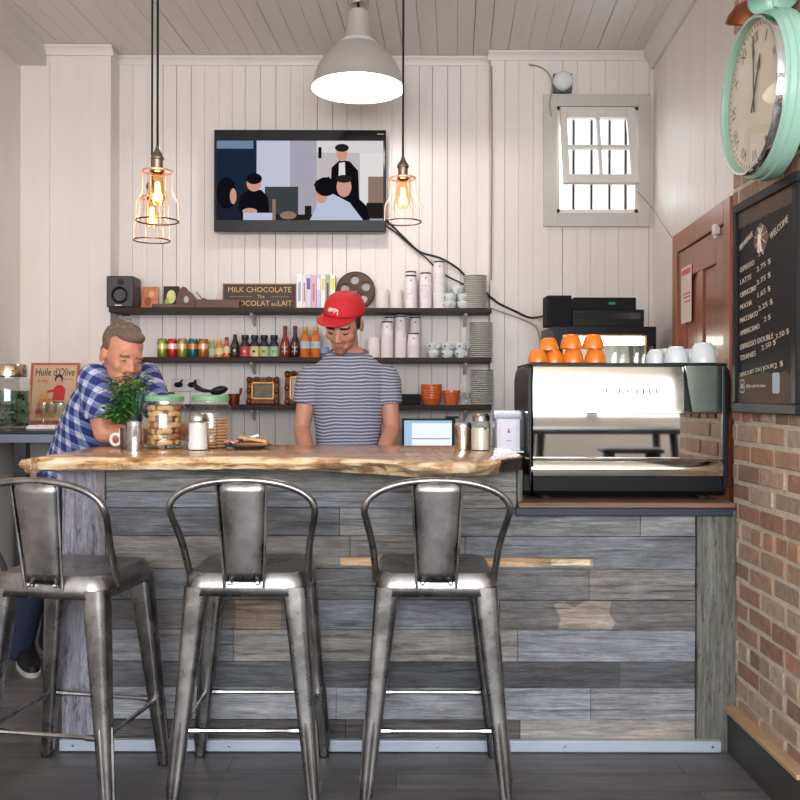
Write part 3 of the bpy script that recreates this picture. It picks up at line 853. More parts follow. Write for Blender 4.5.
dup(ocb, (PX(593, 0, 3.5).x, 3.50, ZM + .0555), 1.3, 'topmost orange cup next to the clear glasses')
gg = 'clear glasses on the espresso machine'
def make_glass(label):
    t = thing('short_glass', label, 'glass', (0, 0, 0), 0, gg)
    mb = MB(); mb.lathe([(.034, .0), (.037, .07), (.035, .074), (0, .074)], seg=20)
    mb.build('tumbler', M_glass, t)
    return t
g = make_glass('clear glass tumbler upside down next to the orange cups'); g.location = (PX(614, 0, 3.5).x, 3.50, ZM)
dup(g, (PX(636, 0, 3.47).x, 3.47, ZM), 0, 'clear glass tumbler upside down in the middle of the glasses')
dup(g, (PX(643, 0, 3.62).x, 3.62, ZM), 0, 'clear glass tumbler upside down, set back next to the white cups')
dup(g, (PX(622, 0, 3.62).x, 3.62, ZM), 0, 'clear glass tumbler upside down, set back behind the front two')
wg = 'white cups on the espresso machine'
wc = make_cup('white_cup', 'small white cup upside down at the glass end of the white row', wg, .037, .056, M_wc, hang=True); wc.location = (PX(656, 0, 3.55).x, 3.56, ZM)
wb = make_cup('white_cup', 'white cappuccino cup upside down in the middle of the white row', wg, .045, .064, M_wc); wb.location = (PX(675, 0, 3.5).x, 3.49, ZM); wb.rotation_euler.z = 1.6
wl = make_cup('white_cup', 'largest white cup upside down at the brick wall end of the machine', wg, .052, .078, M_wc); wl.location = (PX(702, 0, 3.5).x, 3.49, ZM); wl.rotation_euler.z = .3
dup(wb, (PX(667, 0, 3.66).x, 3.665, ZM), 1.5, 'white cup upside down in the back row behind the small white cup')
dup(wb, (PX(692, 0, 3.66).x, 3.665, ZM), 1.5, 'white cup upside down in the back row behind the largest white cup')

# ---------------------------------------------------------------- black receivers and lit cabinet behind the machine
YC = 5.2
c0, c1 = PX(553, 362, YC), PX(656, 326, YC)
fr = thing('display_cabinet', 'black front-glazed cabinet with a bright lit inside behind the espresso machine', 'cabinet', ((c0.x + c1.x) / 2, 5.35, .90))
inv = Matrix.Translation((-(c0.x + c1.x) / 2, -5.35, -.90))
x0, x1, zt = c0.x, c1.x, c1.z
mb = MB(); mb.M = inv
mb.box(x0, x1, YC, 5.62, zt - .05, zt); mb.box(x0, x0 + .055, YC, 5.62, .90, zt - .05); mb.box(x1 - .055, x1, YC, 5.62, .90, zt - .05)
mb.box(x0 + .055, x1 - .055, 5.60, 5.62, .90, zt - .05); mb.box(x0 + .055, x1 - .055, YC, 5.60, .90, .96)
mb.build('cabinet_body', M_black, fr)
mb = MB(); mb.M = inv; mb.box(x0 + .058, x1 - .058, 5.585, 5.599, .962, zt - .055)
mb.build('liner', mat('white_liner', (240, 236, 224), .6), fr)
mb = MB(); mb.M = inv; mb.box(x0 + .07, x1 - .07, YC + .02, YC + .06, zt - .105, zt - .058)
mb.build('light_tube', emission('cabinet_tube', (255, 248, 234), 9), fr)
mb = MB(); mb.M = inv
for a, b, c, d in ((x0 + .056, x1 - .056, zt - .058, zt - .052), (x0 + .056, x0 + .066, .97, zt - .058), (x1 - .066, x1 - .056, .97, zt - .058)): mb.box(a, b, YC - .004, YC + .01, c, d)
mb.build('door_trim', mat('brass_trim', (186, 160, 100), .35, .9), fr)
def black_box(nm, label, cat, px0, px1, py0, py1, Y, dep, zbase, group=None):
    a, b = PX(px0, py1, Y), PX(px1, py0, Y)
    return thing(nm, label, cat, ((a.x + b.x) / 2, Y + dep / 2, zbase), 0, group), b.x - a.x, b.z - zbase, dep
t, w, h, d = black_box('receiver', 'wider black receiver lying on the lit cabinet', 'receiver', 572, 644, 309, 326, YC + .02, .3, zt + .0005)
mb = MB(); mb.box(-w / 2, w / 2, -d / 2, d / 2, 0, h); mb.build('case', M_black, t, bevel=.004)
mb = MB(); mb.box(-w / 2 + .02, w / 2 - .02, -d / 2 - .003, -d / 2, h * .45, h * .8); mb.build('front_strip', mat('dark_gloss', (34, 34, 38), .15), t)
h1 = h
t, w, h, d = black_box('cable_box', 'slim black set-top box with a small green display on the receiver', 'set-top box', 574, 636, 297, 309, YC + .04, .24, zt + h1 + .001)
mb = MB(); mb.box(-w / 2, w / 2, -d / 2, d / 2, 0, h); mb.build('case', M_blackm, t, bevel=.003)
mb = MB(); mb.box(.02, .06, -d / 2 - .002, -d / 2 + .001, h * .42, h * .62); mb.build('display', emission('green_display', (60, 150, 120), .5), t)
t, w, h, d = black_box('subwoofer', 'black cube-shaped subwoofer on the lit cabinet beside the receivers', 'speaker', 547, 571.5, 295, 326, YC - .02, .16, zt + .0005)
mb = MB(); mb.box(-w / 2, w / 2, -d / 2, d / 2, 0, h); mb.build('case', M_blackm, t, bevel=.004)
mb = MB(); mb.box(-w / 2 + .012, w / 2 - .012, -d / 2 - .006, -d / 2, .015, h - .015); mb.build('grille', mat('speaker_cloth', (20, 20, 22), .95), t, bevel=.003)

# ---------------------------------------------------------------- shelves
M_shelf = mat('dark_shelf_board', (54, 41, 37), .55, spec=.2, var=.2, vscale=5, stretch=(1, 8, 8))
Z1, Z2, Z3 = 1.873, 1.558, 1.257
SX0, SX1 = -1.832, .60
def shelf(z, x0, label):
    t = thing('wall_shelf', label, 'shelf', ((x0 + SX1) / 2, 5.79, z - .030))
    w = SX1 - x0
    mb = MB(); mb.box(-w / 2, w / 2, -.11, .108, 0, .030); mb.build('board', M_shelf, t, bevel=.002)
    for px in (253, 465):
        x = PX(px, 0, 5.8).x - (x0 + SX1) / 2
        mb = MB(); mb.prism([(.105, 0), (-.07, 0), (-.065, -.012), (.085, -.075), (.105, -.075)], x - .008, x + .008, plane='YZ'); mb.build('bracket', M_trim, t)
        mb = MB(); mb.box(x - .012, x + .012, .093, .1085, -.19, 0); mb.build('standard', M_trim, t)
shelf(Z1, SX0, 'dark top shelf on the back wall with the chocolate sign and film reel')
shelf(Z2, SX0, 'dark middle shelf on the back wall with the cans and bottles')
shelf(Z3, -1.42, 'dark bottom shelf on the back wall with the gilt frames and orange bowls')

# paper cups: nested upside down, each one a cup of its own
M_paper = mat('paper_cup_white', (236, 226, 228), .6)
M_band = mat('paper_cup_band', (40, 30, 30), .6)
def paper_cup(label, group):
    t = thing('paper_cup', label, 'paper cup', (0, 0, 0), 0, group)
    mb = MB(); mb.lathe([(.0405, 0), (.041, 0), (.042, .004), (.040, .007), (.0385, .03), (.0345, .083), (.034, .090), (.031, .090), (.031, .086), (0, .086)], seg=18)
    mb.build('sleeve', M_paper, t)
    mb = MB(); mb.lathe([(.0352, .0775), (.0348, .0865)], seg=18)
    for k in range(9):
        a = 2 * PI * k / 9
        p = [(.0353 * math.cos(a + d), .0353 * math.sin(a + d), z) for d, z in ((-.16, .0785), (.16, .0785), (.0, .074))]
        mb.add(p, [(0, 1, 2)], 0)
    mb.build('printed_band', M_band, t)
    mb = MB(); mb.box(-.006, .006, -.0370, -.0355, .045, .056); mb.build('printed_mark', mat('grey_print', (150, 140, 142), .6), t)
    return t
proto_paper = [None]
def paper_stack(px, ptop, z, Y, where, shade=0):
    top = CH - (ptop - CY) * Y / FPX
    n = max(1, int(round((top - z - .090) / .0185)) + 1)
    for k in range(n):
        lab = f'white paper cup nested in {where}'
        grp = 'paper cups in ' + where
        if k == n - 1: lab = f'topmost paper cup of {where}'; grp = 'topmost paper cups'
        loc = (PX(px, 0, Y).x, Y, z + k * .0185)
        if proto_paper[0] is None:
            proto_paper[0] = paper_cup(lab, grp); proto_paper[0].location = loc
        else: dup(proto_paper[0], loc, 0, lab, grp)
paper_stack(410.5, 274, Z1, 5.755, 'the top shelf stack nearest the white beakers')
paper_stack(410.5, 270, Z1, 5.845, 'the top shelf stack half hidden behind the beaker-side one')
paper_stack(425.5, 271, Z1, 5.77, 'the middle stack of the three on the top shelf')
paper_stack(439, 262, Z1, 5.77, 'the tallest stack on the top shelf')
paper_stack(387, 320, Z2, 5.75, 'the middle shelf stack beside the bartender')
paper_stack(390, 316, Z2, 5.845, 'the half-hidden middle shelf stack by the bartender')
paper_stack(400.5, 314, Z2, 5.77, 'the tallest stack on the middle shelf')
paper_stack(413.5, 332, Z2, 5.75, 'the shortest stack on the middle shelf')
paper_stack(415, 316, Z2, 5.845, 'the middle shelf stack behind the shortest one')
# white beakers
M_bk = mat('white_beaker_plastic', (232, 222, 218), .45)
def beaker(label, loc, h=.12):
    t = thing('white_beaker', label, 'beaker', loc, 0, 'plain white beakers')
    mb = MB(); mb.lathe([(0, 0), (.044, 0), (.045, .004), (.041, h * .8), (.036, h), (0, h)], seg=20); mb.build('beaker_body', M_bk, t)
    mb = MB(); mb.tube([(.0455 * math.cos(2 * PI * k / 20), .0455 * math.sin(2 * PI * k / 20), .006) for k in range(20)], .002, 5, closed=True); mb.build('rim', M_bk, t)
beaker('plain white beaker next to the film reel on the top shelf', (PX(382, 0, 5.77).x, 5.77, Z1), .125)
beaker('plain white beaker beside the paper cup stacks on the top shelf', (PX(396, 0, 5.77).x, 5.77, Z1), .125)
beaker('plain white beaker on the middle shelf behind the bartender shoulder', (PX(373.5, 0, 5.77).x, 5.77, Z2), .13)
# espresso cups with handles, stacked in pairs on the shelves
M_hole = mat('cup_dark', (70, 50, 44), .6)
def demi(label, group):
    t = thing('espresso_cup', label, 'cup', (0, 0, 0), 0, group)
    mb = MB(); mb.lathe([(.020, 0), (.026, 0), (.027, .003), (.040, .02), (.042, .048), (.040, .048), (.037, .02), (0, .006)], seg=18); mb.build('cup_body', M_wc, t)
    mb = MB(); mb.tube([(.039 + .014 * math.cos(-PI / 2 + PI * i / 6), 0, .028 + .014 * math.sin(-PI / 2 + PI * i / 6)) for i in range(7)], .004, 6); mb.build('handle', M_wc, t)
    mb = MB(); mb.lathe([(0, -.0410), (.006, -.0415), (.0065, -.036)], (.008, 0, .026), 10, axis='Y'); mb.build('brown_mark', M_hole, t)  # small brown spot on the side of the cup
    return t
pd = demi('small white espresso cup with brown mark at the bottom of the top shelf pile', 'espresso cups piled on the top shelf')
pd.location = (PX(449.5, 0, 5.75).x, 5.75, Z1); pd.rotation_euler.z = -1.6
for k, (px, y, z) in enumerate(((463, 5.76, 0), (450, 5.76, .049), (463, 5.77, .049), (457, 5.77, .098))):
    dup(pd, (PX(px, 0, y).x, y, Z1 + z), random.uniform(-1.9, -1.3), ['small white espresso cup at the bottom of the top shelf pile beside the grey plates', 'white espresso cup in the second layer beside the tallest paper cups',
        'white espresso cup in the second layer beside the grey plates', 'white espresso cup crowning the pile on the top shelf'][k])
for c, px in enumerate((433, 447, 460.5)):
    for k in range(2):
        for q, y in enumerate((5.75,)):
            dup(pd, (PX(px, 0, y).x, y, Z2 + k * .049), -1.2 + .4 * k + .2 * c,
                'white espresso cup ' + ('on top' if k else 'underneath') + ' in the middle shelf stack ' + ('nearest the paper cups', 'between the other two', 'nearest the grey plates')[c], 'espresso cups piled on the middle shelf')
# grey plates: every plate a thing
M_plate = mat('grey_stoneware', (206, 202, 194), .4, var=.05, vscale=20)
pl = MB(); pl.lathe([(0, 0), (.045, 0), (.052, .001), (.072, .0045), (.0745, .005), (.0755, .0075), (.0745, .0105), (.072, .011), (.05, .006), (0, .005)], seg=28)
pm = pl.mesh('side_plate', M_plate); first = True
def plates(px, ptop, z, n, Y, where):
    top = CH - (ptop - CY) * Y / FPX; pitch = (top - z - .0115) / (n - 1)
    for k in range(n):
        o = bpy.data.objects.new('side_plate', pm); COL.objects.link(o)
        o.location = (PX(px, 0, Y).x + random.uniform(-.0015, .0015), Y + random.uniform(-.001, .001), z + k * pitch)
        if k == n - 1: tag(o, f'topmost grey stoneware plate of the stack at the end of the {where} shelf', 'plate', f'top plates')
        else: tag(o, f'grey stoneware plate inside the stack at the end of the {where} shelf', 'plate', f'grey plates stacked on the {where} shelf')
plates(474.8, 275.5, Z1, 18, 5.77, 'top'); plates(481, 322, Z2, 18, 5.77, 'middle'); plates(482, 369, Z3, 19, 5.77, 'bottom')

# orange bowls
M_terra = mat('orange_bowl_glaze', (222, 108, 54), .32, coat=.25, var=.05, vscale=20)
def bowl(label, loc, r, h):
    t = MB(); t.lathe([(0, 0), (r * .72, 0), (r * .84, h * .3), (r * .92, h * .78), (r * .99, h * .80), (r, h * .9), (r * .99, h), (r * .95, h), (r * .82, h * .35), (r * .68, h * .1), (0, h * .08)], seg=26)
    return tag(t.build('orange_bowl', M_terra, loc=(0, 0, 0)), label, 'bowl', 'orange bowls on the bottom shelf')
b0 = bowl('lowest orange bowl of the stack on the bottom shelf', None, .069, .050); b0.location = (PX(431.5, 0, 5.75).x, 5.75, Z3)
for k in range(1, 6):
    d_ = b0.copy(); COL.objects.link(d_); d_.location = (PX(431.5, 0, 5.75).x, 5.75, Z3 + k * .0165)
    d_['label'] = ['', 'second orange bowl up in the bottom shelf stack', 'third orange bowl up in the bottom shelf stack', 'fourth orange bowl up in the bottom shelf stack', 'fifth orange bowl up in the bottom shelf stack', 'uppermost orange bowl of the stack on the bottom shelf'][k]
b1 = bowl('deep orange bowl standing alone beside the orange stack', None, .056, .094); b1.location = (PX(451.5, 0, 5.75).x, 5.75, Z3)
tr = MB(); a, b = PX(399, 405, 5.78), PX(421, 394, 5.78); tr.box(a.x, b.x - .004, 5.72, 5.86, Z3 + .0005, b.z)
tag(tr.build('black_box', M_blackm, loc=(a.x, 5.8, Z3), bevel=.004), 'low black box on the bottom shelf beside the orange bowls', 'box')
t = thing('small_glass', 'small clear stemmed glass between the orange bowl and the grey plates', 'glass', (PX(466.5, 0, 5.74).x, 5.74, Z3))
mb = MB(); mb.lathe([(0, 0), (.024, 0), (.02, .004), (.006, .014), (.006, .03), (.022, .045), (.026, .08), (.024, .08), (.02, .048), (0, .038)], seg=18); mb.build('goblet', M_glass, t)

# gilt frames with small pictures
M_gilt = mat('antique_gilt', (104, 62, 34), .42, .35, var=.35, vscale=28, bump=.9, bscale=45)
M_gilt2 = mat('inner_gilt', (176, 122, 66), .35, .5, var=.25, vscale=30)
def gilt(label, px0, px1, py0, pic_rgb, hidden=False):
    Y = 5.80; a, b = PX(px0, 405, Y), PX(px1, py0, Y); w, h = b.x - a.x, b.z - Z3
    t = thing('gilt_frame', label, 'picture frame', ((a.x + b.x) / 2, Y, Z3 + .001), 0, 'gilt frames on the bottom shelf'); t.rotation_euler = (math.radians(-5), 0, 0)
    mb = MB(); fw = .2 * min(w, h)
    for (x0, x1, z0, z1) in ((-w / 2, w / 2, 0, fw), (-w / 2, w / 2, h - fw, h), (-w / 2, -w / 2 + fw, fw, h - fw), (w / 2 - fw, w / 2, fw, h - fw)):
        mb.box(x0, x1, -.02, .008, z0, z1)
    rnd = random.Random(px0)
    for sx in (-1, 1):
        for z in (fw * .45, h / 2, h - fw * .45):
            mb.ell((sx * (w / 2 - fw * .4), -.02, z), (fw * .55, .014, fw * .6), seg=12, rings=8)
    for x in (-.2, .2): mb.ell((x * w, -.02, h - fw * .35), (fw * .55, .012, fw * .5), seg=12, rings=8)
    mb.build('frame', M_gilt, t, bevel=.004)
    mb = MB(); q = fw * .85
    for (x0, x1, z0, z1) in ((-w / 2 + q, w / 2 - q, q, q + .012), (-w / 2 + q, w / 2 - q, h - q - .012, h - q), (-w / 2 + q, -w / 2 + q + .012, q, h - q), (w / 2 - q - .012, w / 2 - q, q, h - q)):
        mb.box(x0, x1, -.024, .0, z0, z1)
    mb.build('inner_rim', M_gilt2, t, bevel=.002)
    mb = MB(); mb.box(-w / 2 + q, w / 2 - q, -.008, .004, q, h - q); mb.build('picture', mat('old_picture_%d' % px0, pic_rgb, .5, var=.5, vscale=22), t)
gilt('ornate wide gilt frame with a dark landscape picture on the bottom shelf', 247, 279, 378, (112, 96, 78))
gilt('ornate tall gilt frame half hidden by the bartender arm', 285, 313, 372, (186, 184, 176))
# copper pot
M_cop = mat('aged_copper', (150, 88, 56), .35, .85, var=.3, vscale=18)
t = thing('copper_pot', 'small copper pot with upright handle at the end of the bottom shelf', 'pot', (PX(234, 0, 5.77).x, 5.77, Z3))
mb = MB(); mb.lathe([(0, 0), (.030, 0), (.036, .01), (.036, .05), (.040, .068), (.037, .068), (.033, .05), (.03, .012), (0, .01)], seg=20); mb.build('pot_body', M_cop, t)
mb = MB(); mb.tube([(.03, 0, .05), (.042, 0, .075), (.045, 0, .105)], [.006, .008, .009], 8); mb.build('handle', M_cop, t)
mb = MB(); mb.tube([(-.034, 0, .045), (-.05, 0, .056), (-.06, 0, .058)], [.01, .007, .006], 8); mb.build('spout', M_cop, t)

# ---------------------------------------------------------------- middle shelf: cans and bottles
def can(label, px, rgb, top, band):
    t = thing('drink_can', label, 'can', (PX(px, 0, 5.77).x, 5.77, Z2), 0, 'drink cans on the middle shelf')
    mb = MB(); mb.lathe([(.024, 0), (.027, 0), (.033, .012), (.033, .104), (.0275, .117)], seg=20); cb = mb.build('can_body', mat('can_' + label.split()[0], rgb, .28, .55, var=.18, vscale=30), t)
    mb = MB(); mb.lathe([(.0275, .117), (.028, .121), (.025, .121), (.024, .118), (0, .118)], seg=20); mb.build('can_lid', mat('can_top_%s' % top[0], top, .3, .6), t)
    mb = MB(); mb.lathe([(.0335, .055), (.0337, .075), (.0335, .088)], seg=20); mb.build('label_band', mat('band_%d_%d' % (band[0], band[2]), band, .35, .3), t)
can('green-and-yellow drink can, outermost of the five cans', 162.3, (150, 168, 60), (60, 80, 110), (206, 206, 150))
can('red drink can with pale label among the five cans', 172.4, (206, 44, 56), (206, 60, 66), (236, 214, 206))
can('khaki gold drink can between the red and teal cans', 182.3, (170, 156, 86), (90, 120, 150), (214, 196, 150))
can('teal drink can with an orange label', 193, (34, 116, 112), (40, 100, 110), (214, 120, 74))
can('orange brown drink can beside the small bottles', 203.2, (190, 112, 60), (90, 120, 150), (224, 190, 160))
def liquid(name, rgb):
    return mat(name, rgb, .12, coat=.6, spec=.6)
def bottle(nm, label, cat, px, prof, liq, cap, capz, lab=None, labz=None, group=None, mark=None):
    t = thing(nm, label, cat, (PX(px, 0, 5.77).x, 5.77, Z2), 0, group)
    mb = MB(); mb.lathe(prof, seg=20); mb.build('bottle_body', liq, t)
    def rad(z): return interp([(b, a) for a, b in prof if True], z)
    r = rad(capz[0]) + .0015
    mb = MB(); mb.lathe([(r, capz[0]), (r + .0008, capz[0] + .002), (r + .0008, capz[1] - .002), (r - .001, capz[1]), (0, capz[1])], seg=16); mb.build('cap', cap, t)
    if lab:
        zs = [labz[0] + (labz[1] - labz[0]) * i / 4 for i in range(5)]
        mb = MB(); mb.lathe([(rad(z) + .0008, z) for z in zs], seg=20); lb = mb.build('label', lab, t)
        if mark:
            mb = MB(); zc = (labz[0] + labz[1]) / 2; rr = rad(zc) + .0018
            mb.ell((0, -rr + .004, zc), (.011, .004, .012), seg=12, rings=8); mb.build('emblem', mark, lb)
M_yel, M_dkcap, M_redcap = mat('yellow_cap', (224, 186, 70), .4), mat('navy_cap', (26, 30, 44), .4), mat('red_cap', (150, 40, 40), .4)
M_crm, M_blu, M_gryl = mat('cream_label', (226, 204, 164), .55), mat('blue_white_label', (176, 190, 208), .5), mat('green_label', (168, 186, 150), .55)
bottle('juice_bottle', 'small green bottle next to the orange brown can', 'bottle', 212, [(0, 0), (.022, 0), (.023, .004), (.023, .06), (.012, .085), (.010, .108)], liquid('pale_green_liquid', (150, 170, 110)), M_yel, (.098, .118), M_gryl, (.015, .055), 'small bottles on the middle shelf')
bottle('juice_bottle', 'small amber bottle with cream stripes beside the small green one', 'bottle', 219, [(0, 0), (.025, 0), (.026, .004), (.026, .065), (.014, .09), (.011, .112)], liquid('honey_liquid', (214, 140, 62)), M_yel, (.102, .120), M_crm, (.02, .06), 'small bottles on the middle shelf')
bottle('juice_bottle', 'small orange bottle with red cap next to the black bottle', 'bottle', 226.6, [(0, 0), (.023, 0), (.024, .004), (.024, .06), (.012, .095), (.010, .120)], liquid('rust_liquid', (186, 84, 38)), M_redcap, (.112, .132), M_crm, (.03, .072), 'small bottles on the middle shelf')
bottle('soda_bottle', 'black narrow-necked soda bottle with white emblem', 'bottle', 235, [(0, 0), (.027, 0), (.028, .004), (.027, .05), (.029, .08), (.014, .120), (.010, .155)], liquid('cola_liquid', (26, 22, 24)), M_white, (.150, .164), mat('black_label', (30, 30, 34), .4), (.02, .07), 'soda bottles on the middle shelf', mat('silver_mark', (190, 196, 196), .4))
jl = [('squat dark-necked juice bottle with a red label, next to the black bottle', 245, (190, 66, 62), (216, 190, 178)), ('squat dark-necked juice bottle with a yellow and black label', 254.5, (206, 198, 140), (60, 56, 44)),
      ('squat dark-necked juice bottle with an olive label, third of the four', 264.2, (186, 186, 128), (80, 120, 60)), ('squat dark-necked juice bottle with a mint label, next to the red sodas', 274, (158, 186, 150), (100, 140, 110))]
for lab_, px, c1_, c2_ in jl:
    bottle('juice_bottle', lab_, 'bottle', px, [(0, 0), (.029, 0), (.031, .004), (.031, .085), (.021, .105), (.019, .112), (.022, .118), (.022, .130)], liquid('navy_bottle', (36, 40, 54)), M_dkcap, (.122, .146), mat('juice_label_%d' % px, c1_, .5, var=.12, vscale=40), (.008, .072), 'squat juice bottles on the middle shelf', mat('juice_mark_%d' % px, c2_, .5))
bottle('soda_bottle', 'tall red soda bottle with white cross emblem', 'bottle', 285, [(0, 0), (.030, 0), (.032, .004), (.032, .07), (.028, .1), (.014, .140), (.012, .185)], liquid('cherry_liquid', (132, 40, 34)), mat('brown_cap', (110, 60, 50), .4), (.186, .206), mat('red_lab', (128, 40, 36), .4), (.03, .05), 'soda bottles on the middle shelf')
bottle('soda_bottle', 'tall nearly black cherry soda bottle beside the red soda', 'bottle', 295, [(0, 0), (.030, 0), (.032, .004), (.032, .07), (.028, .1), (.014, .140), (.012, .185)], liquid('dark_cherry_liquid', (60, 20, 26)), mat('wine_cap', (104, 44, 54), .4), (.186, .206), mat('dark_lab', (54, 22, 28), .4), (.03, .05), 'soda bottles on the middle shelf')
for px in (285, 295):
    x = PX(px, 0, 5.77).x
    for o in list(COL.objects):
        if o.type == 'EMPTY' and o.name.startswith('soda_bottle') and abs(o.location.x - x) < .004:
            mb = MB(); mb.tube([(0, -.034, .02), (0, -.033, .10)], .0024, 6); mb.tube([(-.018, -.030, .07), (0, -.0345, .066), (.018, -.030, .07)], .0024, 6); mb.tube([(-.016, -.031, .038), (.0, -.0345, .044), (.016, -.031, .038)], .002, 6)
            mb.build('emblem', mat('white_print', (226, 214, 210), .5), o)
for px, lab_ in ((305, 'orange lemonade bottle with yellow cap beside the dark cherry soda'), (315.5, 'orange lemonade bottle with yellow cap next to the red cap brim')):
    bottle('lemonade_bottle', lab_, 'bottle', px, [(0, 0), (.032, 0), (.034, .004), (.034, .11), (.03, .135), (.016, .165), (.015, .180)], liquid('orange_liquid', (206, 112, 36)), M_yel, (.176, .200), M_blu, (.06, .105), 'orange lemonade bottles on the middle shelf', mat('lemon_mark', (214, 196, 110), .5))
bottle('water_bottle', 'clear blue-labelled bottle half hidden behind the bartender cheek', 'bottle', 324.5, [(0, 0), (.026, 0), (.028, .004), (.028, .09), (.013, .13), (.012, .150)], M_glass, M_white, (.146, .165), mat('sky_label', (126, 150, 196), .5), (.03, .07))

# ---------------------------------------------------------------- top shelf
# loudspeaker
t = thing('bookshelf_speaker', 'black bookshelf speaker at the end of the top shelf', 'speaker', (PX(122.5, 0, 5.74).x, 5.76, Z1))
w, h = 27 * 5.70 / FPX, .200
mb = MB(); mb.box(-w / 2, w / 2, -.08, .09, 0, h); mb.build('cabinet', mat('charcoal_vinyl', (44, 45, 50), .45), t, bevel=.008)
mb = MB(); mb.lathe([(.054, -.0805), (.054, -.086), (.048, -.088), (.044, -.082), (.02, -.074), (0, -.078)], (0, 0, .078), 24, axis='Y'); mb.build('woofer', M_black, t)
mb = MB(); mb.lathe([(.020, -.0805), (.020, -.085), (.014, -.084), (0, -.088)], (.005, 0, .160), 18, axis='Y'); mb.build('tweeter', M_black, t)
mb = MB(); mb.box(-.03, .012, -.083, -.080, .010, .016); mb.build('badge', M_white, t)
# small cards
def card(label, px0, px1, py0, m, extra=None):
    Y = 5.84; a, b = PX(px0, 307, Y), PX(px1, py0, Y); w, h = b.x - a.x, b.z - Z1
    t = thing('small_card', label, 'card', ((a.x + b.x) / 2, Y, Z1 + .0005)); t.rotation_euler = (math.radians(-6), 0, 0)
    mb = MB(); mb.box(-w / 2, w / 2, -.004, .004, 0, h); c = mb.build('card_board', m, t)
    for (cx, cz, rx, rz_, mm) in extra or (): 
        mb = MB(); mb.prism([(cx * w / 2 + rx * math.cos(2 * PI * k / 14), cz * h + rz_ * math.sin(2 * PI * k / 14)) for k in range(14)], -.0052, -.004); mb.build('printed_patch', mm, c)
card('orange postcard leaning on the top shelf beside the speaker', 141.5, 158, 287, mat('orange_card', (206, 128, 92), .6, var=.3, vscale=25), [(.15, .68, .018, .022, mat('peach_print', (232, 190, 150), .6)), (-.3, .35, .022, .03, mat('rust_print', (176, 84, 56), .6))])
card('black postcard with a yellow figure on the top shelf behind the plane', 163, 178.5, 286.5, mat('black_card', (36, 34, 30), .6), [(.0, .55, .03, .045, mat('lemon_print', (228, 222, 140), .6)), (-.5, .3, .016, .03, mat('lime_print', (150, 176, 70), .6))])
# wooden jointer plane
M_old = mat('old_plane_wood', (92, 62, 52), .5, var=.25, vscale=8, stretch=(1, 8, 8))
Y = 5.74
t = thing('jointer_plane', 'long antique wooden hand plane on the top shelf before the chocolate sign', 'hand plane', (PX(198, 0, Y).x, Y, Z1))
ox = PX(198, 0, Y).x
xx = lambda px: PX(px, 0, Y).x - ox
mb = MB(); mb.box(xx(153), xx(196), -.03, .03, 0, .026); mb.box(xx(196), xx(240), -.03, .03, 0, .054); mb.build('plane_body', M_old, t, bevel=.004)
mb = MB(); pf = []
outer = [(176, 300), (177, 296), (180, 290), (183, 287), (186, 288), (188, 291), (192, 294), (196, 299), (198, 304), (198, 306), (176, 306)]
mb.prism([(xx(a), CH - (b - CY) * Y / FPX - Z1) for a, b in outer], -.012, .012); tote = mb.build('tote', M_old, t, bevel=.004)
mb = MB(); mb.prism([(xx(186.5) + .020 * math.cos(2 * PI * k / 16) * .8, .056 + .022 * math.sin(2 * PI * k / 16)) for k in range(16)], -.0135, .0135); mb.build('finger_hole', mat('hole_pale', (196, 190, 186), .7), tote)
mb = MB(); mb.tube([(xx(203), 0, .052), (xx(196), .0, .105)], .0035, 6); mb.build('iron', mat('old_iron', (90, 84, 80), .5, .8), t)
mb = MB(); mb.prism([(xx(200), .052), (xx(208), .052), (xx(204), .068)], -.01, .01); mb.build('wedge', M_old, t)
# chocolate sign
Y = 5.855
a, b = PX(222.5, 307, Y), PX(296, 284, Y); w, h = b.x - a.x, b.z - Z1
t = thing('chocolate_sign', 'dark wooden sign lettered in gold for milk chocolate on the top shelf', 'sign', ((a.x + b.x) / 2, Y, Z1 + .001)); t.rotation_euler = (math.radians(-5), 0, 0)
mb = MB(); mb.box(-w / 2, w / 2, -.008, .006, 0, h); sg = mb.build('sign_board', mat('sign_brown', (56, 34, 26), .45, var=.2, vscale=14), t)
mb = MB(); e = .008
for x0, x1, z0, z1 in ((-w / 2, w / 2, 0, e), (-w / 2, w / 2, h - e, h), (-w / 2, -w / 2 + e, e, h - e), (w / 2 - e, w / 2, e, h - e)): mb.box(x0, x1, -.011, -.006, z0, z1)
mb.build('sign_border', mat('sign_border_gilt', (138, 92, 46), .45), sg)
mb = MB()
mb.text('MILK CHOCOLATE', front(0, -.009, h * .76), .03, width=w * .86, height=h * .2, depth=.0006)
mb.text('The', front(.01, -.009, h * .5), .03, width=w * .1, height=h * .13, depth=.0006)
mb.text('CHOCOLAT', front(-w * .14, -.009, h * .24), .03, width=w * .56, height=h * .2, depth=.0006)
mb.text('au', front(w * .20, -.009, h * .22), .03, width=w * .07, height=h * .1, depth=.0006)
mb.text('LAIT', front(w * .345, -.009, h * .24), .03, width=w * .19, height=h * .2, depth=.0006)
mb.build('gold_lettering', mat('gold_letter', (206, 164, 92), .4, .2), sg)
mb = MB()
for x0, x1 in ((-.40, -.10), (.16, .40)): mb.box(x0 * w, x1 * w, -.0092, -.008, h * .485, h * .52)
mb.build('fine_print', mat('gold_dim', (128, 96, 58), .5), sg)
